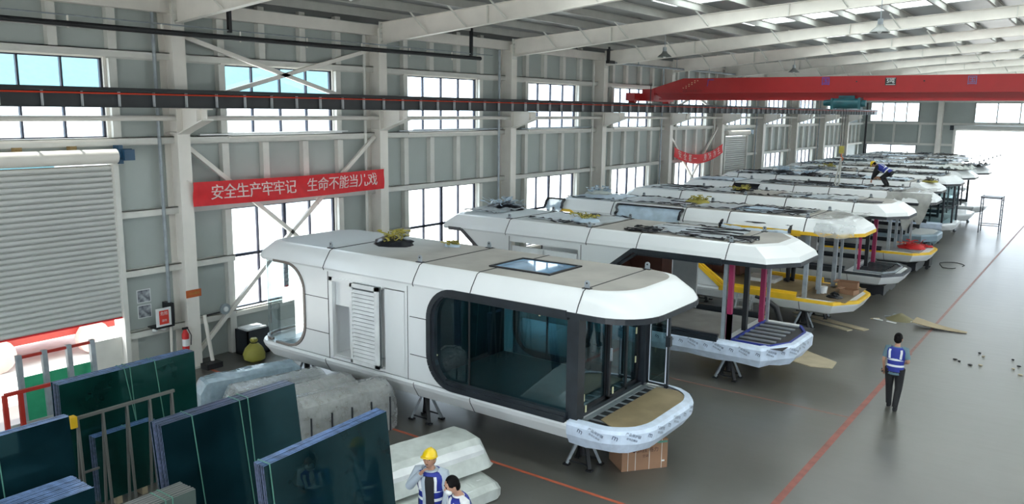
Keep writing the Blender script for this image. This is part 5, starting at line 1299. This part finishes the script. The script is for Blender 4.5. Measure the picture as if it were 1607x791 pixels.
    for L_ in (LL, RL): tr.sweep([L_[0] + Vector((0, 0, .06)), L_[0].lerp(L_[1], .4), L_[1], L_[1].lerp(L_[2], .5), L_[2] + Vector((0, 0, .0))], [.115, .10, .078, .07, .062], 14)
    tr.ell(tuple(hip + Vector((0, 0, -.03))), (.17, .13, .14), 16, 8); tr.build('trousers', leg, root, True, True)
    if kind != 'inside':
        v = tor([(-.05, .17, .13), (.1, .168, .13), (.3, .16, .128), (.55, .185, .137), (.76, .205, .137), (.88, .192, .118), (.95, .13, .09)], M_VEST, 'safety_vest', .014 if kind != 'chin' else .032)
        g = .02 if kind != 'chin' else .038
        for t in (.16, .42):
            c0 = hip + (neck - hip) * t; c1_ = hip + (neck - hip) * (t + .085); n = 20; rx, ry = .166 + g, .13 + g
            b = MB(); b.loft([[c + Vector((1, 0, 0)) * (rx * math.cos(2 * PI * k / n)) + fw * (ry * math.sin(2 * PI * k / n)) for k in range(n)] for c in (c0, c1_)], False); b.build('reflective_band', M_REFL, v, True, True)
        for sx in (-1, 1):
            for sf_ in (-1, 1):
                pts = [hip + (neck - hip) * t + Vector((sx * xx, 0, 0)) + fw * (sf_ * (yy + g)) for t, xx, yy in ((.5, .115, .113), (.65, .12, .115), (.78, .125, .112), (.88, .115, .10))]
                b = MB(); b.sweep(pts, [(.024, .006)] * 4, 6, up=tuple(Vector((1, 0, 0)).cross(up))); b.build('shoulder_band', M_REFL, v, False, True)
        def strip(levels, a0, a1, gr, mt, name):
            b = MB(); out = []
            for t, rx, ry in levels:
                c = hip + (neck - hip) * t
                out.append([c + Vector((1, 0, 0)) * ((rx + q) * math.cos(a)) + fw * ((ry + q) * math.sin(a)) for q, rg in ((gr, range(7)), (gr - .015, range(6, -1, -1))) for a in [a0 + (a1 - a0) * k / 6 for k in rg]])
            b.loft(out); b.build(name, mt, root, True, True)
        if kind == 'chin': strip([(-.1, .172, .13), (.1, .17, .13), (.3, .162, .128), (.55, .178, .136), (.76, .188, .136), (.88, .155, .118)], 1.45, 2.05, .046, M_BLKCL, 'dark_undershirt'); strip([(-.1, .172, .13), (.1, .17, .13), (.3, .162, .128), (.55, .178, .136), (.76, .188, .136), (.88, .155, .118)], 1.2, 1.45, .05, M_JACKET, 'jacket_placket')
        if kind == 'read':
            strip([(.5, .178, .136), (.62, .18, .136), (.76, .185, .136), (.88, .152, .118), (.95, .09, .085)], 1.36, 1.78, .022, M_TSHIRT, 'shirt_front')
    for L_ in (LL, RL):
        so_ = MB(); a = L_[2]; z = a.z - .08; so_.loft([[(a.x + w2 * .05 * math.cos(t), a.y + .06 + .14 * ln * math.sin(t), z + h_) for t in [2 * PI * k / 14 for k in range(14)]] for w2, ln, h_ in ((.95, 1, 0.), (1, 1, .03), (.85, .85, .075), (.6, .45, .11))])
        so_.build('shoe', M_BLKCL, root, True, True)
    return root, P
def root_local(v): return Vector(v)
pw, _ = person('worker walking away down the aisle in blue reflective vest, teal shirt and black trousers', (-3.5, 19.5, 0), .0, 'walk')
ph = MB().box(-.31, .12, .78, -.27, .16, .86); ph.xform(Matrix.Translation((-3.5, 19.5, 0))); tag(ph.build('handheld_radio', M_BLACK), 'small black handset in the left hand of the walking worker', 'radio')
person('person in yellow hard hat, grey jacket and blue vest with hand raised to the chin', (-7.55, 8.40, 0), math.radians(200), 'chin')
person('person with black hair and white mask, blue vest over white shirt, looking at a tablet', (-6.72, 8.12, 0), math.radians(150), 'read')
Mt = Matrix.Translation((-6.72, 8.12, 0)) @ Matrix.Rotation(math.radians(150), 4, 'Z')
b = MB().box(-.13, .33, 1.09, .13, .55, 1.105).xform(Mt); tag(b.build('clipboard', M_BLKCL), 'dark tablet held by the masked person', 'tablet')
b = MB().sweep([(.22, .12, 1.12), (.22, .12, 1.38)], .032, 12).xform(Mt); tag(b.build('blue_bottle', mat('bright_blue', (.0, .16, .55), .35), None, True), 'blue bottle held at the elbow of the masked person', 'bottle')
person('worker in yellow hard hat stooping on the fifth cabin roof, dark clothes and blue vest', (-7.9, 38.0, 3.515), math.radians(80), 'stoop')
person('person in black trousers standing inside the third cabin, upper body hidden by its roof', (-8.3, 27.1, 1.08), math.radians(60), 'inside')

# ================================================================== outside
nb = thing('neighbouring_building', 'pale factory building with cyan wall seen through the upper windows', 'building', (-46, 25, 0))
MB().box(-60, -20, -.3, -46, 45, 6.6).build('wall', M_WHITEPL, nb)
MB().prism([(-46, 7.2), (-53, 12), (-60, 7.2), (-60, 6.6), (-46, 6.6)], 'y', -20, 45).build('roof', M_PALEB, nb)
b = MB()
for y in range(-18, 45, 6): b.box(-45.95, y, 2, -45.9, y + 3, 4)
b.build('window_row', M_PALEB, nb)
tr = thing('parked_trailer', 'sunlit red trailer with tarpaulin parked outside the half-open roller shutter', 'trailer', (-24, 9, -.3))
MB().box(-25.2, 8.2, .55, -23.0, 11.6, 1.9).build('tarpaulin', mat('red_tarp', (.80, .52, .46), .7, bump=.4), tr); MB().box(-25.3, 8.0, .3, -22.9, 11.8, .55).build('chassis', M_REDS, tr)
for y in (8.6, 11.1): MB().sweep([(-22.95, y, .15), (-22.7, y, .15)], .45, 16).build('wheel', MATS['red_tarp'], tr)
